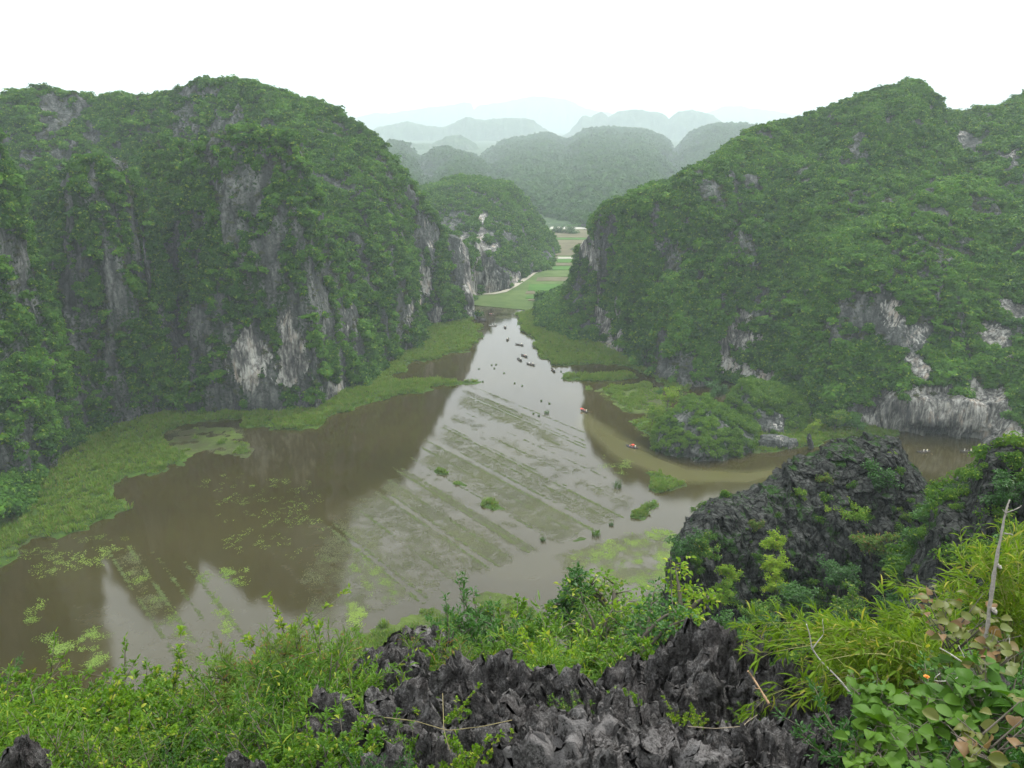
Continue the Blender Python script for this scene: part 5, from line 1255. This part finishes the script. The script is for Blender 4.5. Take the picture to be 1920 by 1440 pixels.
# boulders and slabs at the islet
def boulder(px, py, Y, rx, ry, rz, rot, seed, label, name='boulder', mat=None, sink=.2):
    r = np.random.default_rng(seed); n1, n2 = 48, 28
    th, ph = np.meshgrid(np.arange(n1) * 2 * math.pi / n1, np.linspace(-1.57, 1.57, n2), indexing='ij')
    X = np.cos(th) * np.cos(ph); Y_ = np.sin(th) * np.cos(ph); Z = np.sin(ph)
    pw = lambda v: np.sign(v) * np.abs(v) ** .72
    X, Y_, Z = pw(X), pw(Y_), pw(Z)
    d = 1 + .22 * fb3(X + seed, Y_, Z, .8, 4, seed, .6); V = np.stack([X * d * rx, Y_ * d * ry, Z * d * rz], -1).reshape(-1, 3)
    i, j = np.meshgrid(np.arange(n1), np.arange(n2 - 1), indexing='ij'); i = i.ravel(); j = j.ravel(); i2 = (i + 1) % n1
    q = np.stack([i * n2 + j, i2 * n2 + j, i2 * n2 + j + 1, i * n2 + j + 1], 1)
    wv = np.clip(.2 + .6 * fb3(V[:, 0], V[:, 1], V[:, 2], rx, 2, seed), 0, 1)
    o = link(name, mesh_np(name, V, q, [mat or M_boul], True, {'white': wv, 'rock': np.ones(len(V))}), None)
    x, y = gp(px, py); o.location = (x, y, rz * .5); o.rotation_euler = rot; tag(o, label, 'rock'); return o
M_boul = mat_karst('boulder_limestone', 1.0, .4, veg=False)
boulder(1452, 836, 0, 5.2, 2.8, 2.3, (0, .05, .1), 31, 'long pale boulder on the grass below the knoll')
boulder(1482, 838, 0, 2.0, 1.6, 1.8, (0, 0, .4), 32, 'pale orange-streaked boulder touching the long boulder')
boulder(1518, 842, 0, .8, .7, 3.6, (.2, -.45, .3), 33, 'leaning dark stone slab at the water edge right of the boulders')
boulder(1600, 826, 0, 1.6, 1.2, .9, (0, 0, 0), 34, 'small stone on the grassy flat near the pale cliff')
boulder(352, 786, 0, .7, .6, .9, (0, 0, 0), 35, 'small pale stone at the foot of the left massif') if False else None
# pale blue shelter sheet on the islet
mb = MB(); V = np.array([(x, .12 * math.sin(x * 3) * math.cos(z * 2), z) for z in np.linspace(0, 1.5, 6) for x in np.linspace(-.9, .9, 7)])
q = np.array([(j * 7 + i, j * 7 + i + 1, (j + 1) * 7 + i + 1, (j + 1) * 7 + i) for j in range(5) for i in range(6)])
V2 = np.concatenate([V, V + [0, .05, 0]]); q2 = np.concatenate([q, q[:, ::-1] + 42])
o = link('tarpaulin', mesh_np('tarpaulin', V2, q2, [plain('tarp_blue', (.45, .62, .68), .6)], True), None, Vector(at(1268, 838, 235)) + Vector((0, -1.0, .2))); tag(o, 'pale blue sheet hung on the front of the islet', 'sheet')

# tufts standing in the paddies, each one a plant
def reed(px, py, s, seed, label, group=None):
    V, q, t3 = tuft(70, seed, s, .05, .45, s * .7); x, y = gp(px, py)
    o = link('reed_tuft', mesh_np('reed_tuft', V, [q, t3], [M_reed]), None, (x, y, -.03)); tag(o, label, 'reeds', group)
M_reed = mat_leaf('reed_blades', (.035, .08, .015), (.09, .16, .03), trans=.25, inst=False)
reed(1158, 912, 2.0, 1, 'tall dark reed tuft alone near the right edge of the sky reflection')
reed(1118, 1003, 1.6, 2, 'reed tuft at the end of the paddy rows beside the channel')
reed(1018, 1013, 1.0, 3, 'small reed tuft at the lower end of the paddy rows, left')
reed(1146, 985, .8, 4, 'tiny dark tuft just above the channel')
reed(1025, 775, 1.2, 5, 'dark tuft in open water below the boats')
for k, (px, py) in enumerate(((922, 685), (930, 684), (927, 691), (945, 700), (965, 719), (979, 724), (1015, 752), (1030, 757), (1010, 780), (905, 716), (1000, 776), (898, 692), (1052, 697))):
    reed(px, py, .5, 20 + k, 'small dark weed tuft dotting the bright open water', 'weed tufts dotting the bright water')

# ------------------------------------------------------------------ sampans and people
def matc(name, c, rough=.6): return plain(name, c, rough, .1, 5)
M_hull = matc('tarred_hull', (.045, .04, .035)); M_hullp = matc('grey_hull', (.28, .28, .26)); M_wood = matc('plank', (.22, .15, .09)); M_skin = matc('skin', (.42, .26, .18)); M_hair = matc('hair', (.02, .016, .014))
M_red = matc('red_cloth', (.62, .06, .035)); M_white = matc('white_cloth', (.75, .74, .70)); M_dk = matc('dark_cloth', (.05, .055, .07)); M_straw = matc('straw', (.62, .55, .38)); M_blue = matc('blue_cloth', (.10, .16, .28)); M_grn = matc('green_cloth', (.10, .22, .13))
def make_boat(L=4.5, W=1.15):
    root = empty('sampan'); n = 22; m = 9
    def hull(off, depth):
        V = []
        for i in range(n):
            t = i / (n - 1) * 2 - 1; w_ = W / 2 * (1 - abs(t) ** 2.6) ** .8 + .10 - off; sheer = .32 * abs(t) ** 2.4
            for j in range(m):
                a = j / (m - 1) * math.pi; V.append((max(w_, .03) * -math.cos(a), t * (L / 2 - off), sheer + .30 - (depth - off) * math.sin(a) ** .6 * (1 - .5 * abs(t) ** 3)))
        return np.array(V)
    A = hull(0, .48); B = hull(.045, .48); V = np.concatenate([A, B]); k = n * m; q = []
    for i in range(n - 1):
        for j in range(m - 1):
            a = i * m + j; q.append((a, a + m, a + m + 1, a + 1)); b = a + k; q.append((b, b + 1, b + m + 1, b + m))
        q.append((i * m, i * m + k, (i + 1) * m + k, (i + 1) * m)); e = i * m + m - 1; q.append((e, e + m, e + m + k, e + k))
    for j in range(m - 1): q.append((j, j + 1, j + 1 + k, j + k)); e = (n - 1) * m + j; q.append((e, e + k, e + 1 + k, e + 1))
    link('hull', mesh_np('hull', V, np.array(q), [M_hull], True), root)
    def slab(name, x, y, z, sx, sy, sz, mat):
        V = np.array([(x + sx * a, y + sy * b, z + sz * c) for c in (-1, 1) for b in (-1, 1) for a in (-1, 1)]) * 1.0
        return link(name, mesh_np(name, V, np.array([(0, 2, 3, 1), (4, 5, 7, 6), (0, 1, 5, 4), (1, 3, 7, 5), (3, 2, 6, 7), (2, 0, 4, 6)]), [mat]), root)
    slab('floor', 0, 0, .0, .42, 1.7, .02, M_wood)
    for yy in (-1.5, -.2, .75): slab('seat', 0, yy, .22, .50, .12, .02, M_wood)
    for sx in (-1, 1):
        mb = MB(); mb.tube([(sx * .3, -1.35, .55), (sx * .75, -1.55, .40), (sx * 1.75, -1.9, .03)], [.022, .022, .022], 6)
        bl = np.array([(sx * 1.70, -1.94, .05), (sx * 1.72, -1.80, .05), (sx * 2.25, -1.98, -.06), (sx * 2.22, -2.14, -.06)]); V = np.concatenate([bl, bl + [0, 0, .02]])
        mb.add(V, [(0, 1, 2, 3), (7, 6, 5, 4), (0, 4, 5, 1), (1, 5, 6, 2), (2, 6, 7, 3), (3, 7, 4, 0)]); mb.build('oar', M_wood, root)
    return root
def make_person(reach=True):
    """a seated figure grown as one skinned surface, facing +Y"""
    me = bpy.data.meshes.new('person')
    J = {'pel': (0, 0, .10, .13), 'wst': (0, -.01, .27, .115), 'chs': (0, .0, .44, .14), 'nck': (0, .01, .58, .055), 'hd': (0, .03, .68, .085), 'hd2': (0, .035, .77, .08)}
    for s, n in ((-1, 'l'), (1, 'r')):
        J['sh' + n] = (s * .17, 0, .52, .055); J['el' + n] = (s * .24, .12 if reach else .02, .33, .042)
        J['wr' + n] = ((s * .28, .36, .36, .03) if reach else (s * .12, .24, .22, .03)); J['ha' + n] = ((s * .28, .44, .37, .034) if reach else (s * .08, .31, .2, .034))
        J['hp' + n] = (s * .09, .02, .08, .095); J['kn' + n] = (s * .12, .42, .16, .062); J['an' + n] = (s * .12, .50, -.20, .045); J['ft' + n] = (s * .12, .64, -.24, .038)
    E = [('pel', 'wst'), ('wst', 'chs'), ('chs', 'nck'), ('nck', 'hd'), ('hd', 'hd2')]
    for n in 'lr': E += [('chs', 'sh' + n), ('sh' + n, 'el' + n), ('el' + n, 'wr' + n), ('wr' + n, 'ha' + n), ('pel', 'hp' + n), ('hp' + n, 'kn' + n), ('kn' + n, 'an' + n), ('an' + n, 'ft' + n)]
    ks = list(J); me.from_pydata([J[k][:3] for k in ks], [(ks.index(a), ks.index(b)) for a, b in E], [])
    o = bpy.data.objects.new('person', me); COL.objects.link(o)
    md = o.modifiers.new('skin', 'SKIN'); sv_ = me.skin_vertices[0].data
    for i, k in enumerate(ks): sv_[i].radius = (J[k][3], J[k][3]); sv_[i].use_root = (k == 'pel')
    o.modifiers.new('sub', 'SUBSURF').levels = 1
    dg = bpy.context.evaluated_depsgraph_get(); m2 = bpy.data.meshes.new_from_object(o.evaluated_get(dg)); bpy.data.objects.remove(o)
    return m2
BODY = {True: make_person(True), False: make_person(False)}
def lathe(prof, n=14, c=(0, 0, 0)):
    th = np.arange(n) * 2 * math.pi / n; V = np.array([(c[0] + r_ * math.cos(a), c[1] + r_ * math.sin(a), c[2] + z) for r_, z in prof for a in th])
    q = [(i * n + j, i * n + (j + 1) % n, (i + 1) * n + (j + 1) % n, (i + 1) * n + j) for i in range(len(prof) - 1) for j in range(n)]
    return V, np.array(q)
MESH = {}
def cached(key, fn):
    if key not in MESH: MESH[key] = fn()
    return MESH[key]
def bodymesh(reach, shirt, trous):
    def f():
        m = BODY[reach].copy(); m.materials.clear()
        for mt in (M_skin, shirt, trous): m.materials.append(mt)
        for p in m.polygons:
            c = p.center; a = 0 if c.z > .565 else (1 if c.z > .20 and c.y < .26 else 2)
            if c.y > .30 and c.z > .26 or (not reach and c.y > .2 and c.z > .17 and abs(c.x) < .16 and c.z < .25 and c.z > .2): a = 0
            p.material_index = a; p.use_smooth = True
        return m
    return cached((reach, shirt.name, trous.name), f)
def person(loc, rz, shirt, trous, hat, label, group=None, reach=False, vest=None):
    o = link('person', bodymesh(reach, shirt, trous)); o.location = loc; o.rotation_euler = (0, 0, rz)
    if hat == 'straw':
        h = link('hat', cached('hat', lambda: mesh_np('hat', *lathe([(.26, -.06), (.255, -.055), (.13, .05), (.005, .15)], 16, (0, .03, .80)), [M_straw], True)), o)
    elif hat == 'white':
        h = link('hat', cached('hatw', lambda: mesh_np('hat', *lathe([(.20, -.02), (.19, -.01), (.10, .0), (.095, .08), (.005, .11)], 16, (0, .03, .80)), [M_white], True)), o)
    else:
        h = link('hair', cached('hair', lambda: mesh_np('hair', *lathe([(.085, -.09), (.108, -.02), (.10, .05), (.06, .095), (.003, .11)], 14, (0, .012, .76)), [M_hair], True)), o)
    if vest:
        link('life_vest', cached('v' + vest.name, lambda: mesh_np('life_vest', *lathe([(.12, -.02), (.185, .0), (.20, .10), (.205, .2), (.17, .27), (.09, .30)], 16, (0, 0, .24)), [vest], True)), o)
    tag(o, label, 'person', group); return o
def umbrella(loc, mat, label):
    root = empty('parasol', loc); n = 16
    V, q = lathe([(.55, -.14), (.50, -.06), (.36, .03), (.18, .09), (.004, .12)], n, (0, 0, .75)); link('canopy', mesh_np('canopy', V, q, [mat], True), root)
    mb = MB(); mb.tube([(0, 0, 0), (0, 0, .86)], .012, 6); mb.build('pole', M_wood, root); tag(root, label, 'umbrella'); return root
boat0 = make_boat(); used_boat = [False]
def boat(px, py, hd, label, crew, grp=True, where='', light=False, sc_=1.0):
    x, y = gp(px, py)
    b = copy_tree(boat0) if used_boat[0] else boat0
    used_boat[0] = True
    b.location = (x, y, -.02); b.rotation_euler = (0, 0, R(hd)); tag(b, label, 'boat', 'sampans carrying visitors along the river')
    if light:
        for c in b.children:
            if c.name.startswith('hull'): c.data = cached('lighthull', lambda c=c: c.data.copy()); c.data.materials[0] = M_hullp
    c_, s_ = math.cos(R(hd)), math.sin(R(hd))
    for (yy, kind) in crew:
        p = (x - yy * s_, y + yy * c_, .16)
        if kind == 'row': person(p, R(hd), M_dk, M_dk, 'straw', 'dark-clothed rower in straw hat, ' + where, reach=True)
        elif kind == 'roww': person(p, R(hd), M_white, M_dk, 'straw', 'white-shirted rower in straw hat, ' + where, reach=True)
        elif kind == 'red': person(p, R(hd), M_white, M_blue, 'hair', 'passenger in red life vest, %s of %s' % ('front seat' if yy > 0.5 else 'middle seat', where), vest=M_red)
        elif kind == 'white': person(p, R(hd), M_white, M_dk, 'white', 'white-clad passenger with white hat, %s of %s' % ('front seat' if yy > 0.5 else 'middle seat', where))
        elif kind == 'dark': person(p, R(hd), M_dk, M_dk, 'hair', 'passenger in dark clothes, %s of %s' % ('front seat' if yy > 0.5 else 'middle seat', where))
        elif kind == 'green': person(p, R(hd), M_grn, M_dk, 'hair', 'passenger in green, %s of %s' % ('front seat' if yy > 0.5 else 'middle seat', where))
boat(1096, 771, 28, 'dark sampan with two red-vested passengers entering the sky reflection', [(-1.2, 'roww'), (-.1, 'red'), (.8, 'red')], where='the boat heading the brown channel')
boat(1185, 839, 55, 'dark sampan with red-vested passengers in the brown channel left of the islet', [(-1.2, 'roww'), (-.1, 'red'), (.8, 'red')], where='the boat left of the islet')
boat(947, 614, 5, 'farthest but two sampan, carrying white-hatted visitors', [(-1.2, 'row'), (-.1, 'white'), (.8, 'white')], where='the third farthest boat')
boat(952, 637, -8, 'sampan with a white hat aboard, in mid-river', [(-1.2, 'row'), (-.1, 'white'), (.8, 'green')], where='the boat in mid-river')
boat(974, 647, 60, 'dark sampan near the right bank, above the close group of three', [(-1.2, 'row'), (.2, 'dark')], where='the boat above the group of three')
boat(983, 668, 40, 'sampan with reddish passengers at the back of the close group of three', [(-1.2, 'row'), (-.1, 'red'), (.8, 'dark')], where='the rear boat of the group of three')
boat(974, 675, 25, 'dark sampan at the left of the close group of three', [(-1.2, 'row'), (-.1, 'green'), (.8, 'dark')], where='the left boat of the group of three')
boat(995, 684, 55, 'dark sampan at the right of the close group of three', [(-1.2, 'row'), (-.1, 'dark'), (.8, 'white')], where='the right boat of the group of three')
boat(1037, 695, 15, 'dark sampan close to the green right bank, below the group of three', [(-1.2, 'row'), (.2, 'dark')], where='the boat close to the right bank')
boat(921, 590, 60, 'sampan with reddish passengers at the river bend, farthest away', [(-1.2, 'row'), (-.1, 'red'), (.8, 'red')], where='the farthest boat')
boat(924, 611, 95, 'pale sampan lying crosswise below the river bend', [(-1.2, 'row'), (.2, 'white')], where='the pale crosswise boat', light=True)
boat(1731, 848, 92, 'grey sampan crosswise in the pool under the pale cliff', [(-1.2, 'roww'), (-.1, 'white'), (.8, 'dark')], where='the left boat under the pale cliff')
boat(1813, 847, 85, 'sampan with pale-clothed people close under the pale cliff', [(-1.2, 'roww'), (-.1, 'dark'), (.8, 'white')], where='the boat closest under the pale cliff')
boat(1855, 870, 60, 'empty pale grey sampan beside the floating weed mat', [], light=True)
boat(1879, 857, 80, 'small sampan at the right end of the pool', [(-1.2, 'roww')], where='the boat at the right end of the pool')
x_, y_ = gp(1096, 771)
umbrella((x_ - 1.1, y_ + .4, .2), M_red, 'open red parasol held over the boat at the head of the channel')
x_, y_ = gp(1185, 839)
umbrella((x_ + .3, y_ + .3, .2), M_red, 'open red parasol held over the boat left of the islet')
# dark roofed barge at the bend
rt = empty('covered_barge', (*gp(904, 602), 0), R(85)); b = copy_tree(boat0)
bx = []
for c in list(b.children):
    if c.name.startswith('hull'): c.parent = rt; c.scale = (1.5, 1.2, 1.2)
    else: bpy.data.objects.remove(c)
bpy.data.objects.remove(b)
mb = MB(); a = np.linspace(0, math.pi, 12)
for yy in (-1.6, 1.6): pass
V = np.array([(.85 * math.cos(t) * k, yy, .35 + 1.0 * math.sin(t) * k) for yy in (-1.6, 1.6) for k in (1.0, .94) for t in a]); m_ = 12
q = [(i, i + 1, 24 + i + 1, 24 + i) for i in range(11)] + [(12 + i, 36 + i, 36 + i + 1, 12 + i + 1) for i in range(11)] + [(i, 12 + i, 12 + i + 1, i + 1) for i in range(11)] + [(24 + i, 24 + i + 1, 36 + i + 1, 36 + i) for i in range(11)]
link('roof', mesh_np('roof', V, np.array(q), [M_hull], True), rt); tag(rt, 'dark round-roofed barge moored near the cliff at the bend', 'boat')
# water birds / white floats
print('BUILD DONE', len(bpy.data.objects))
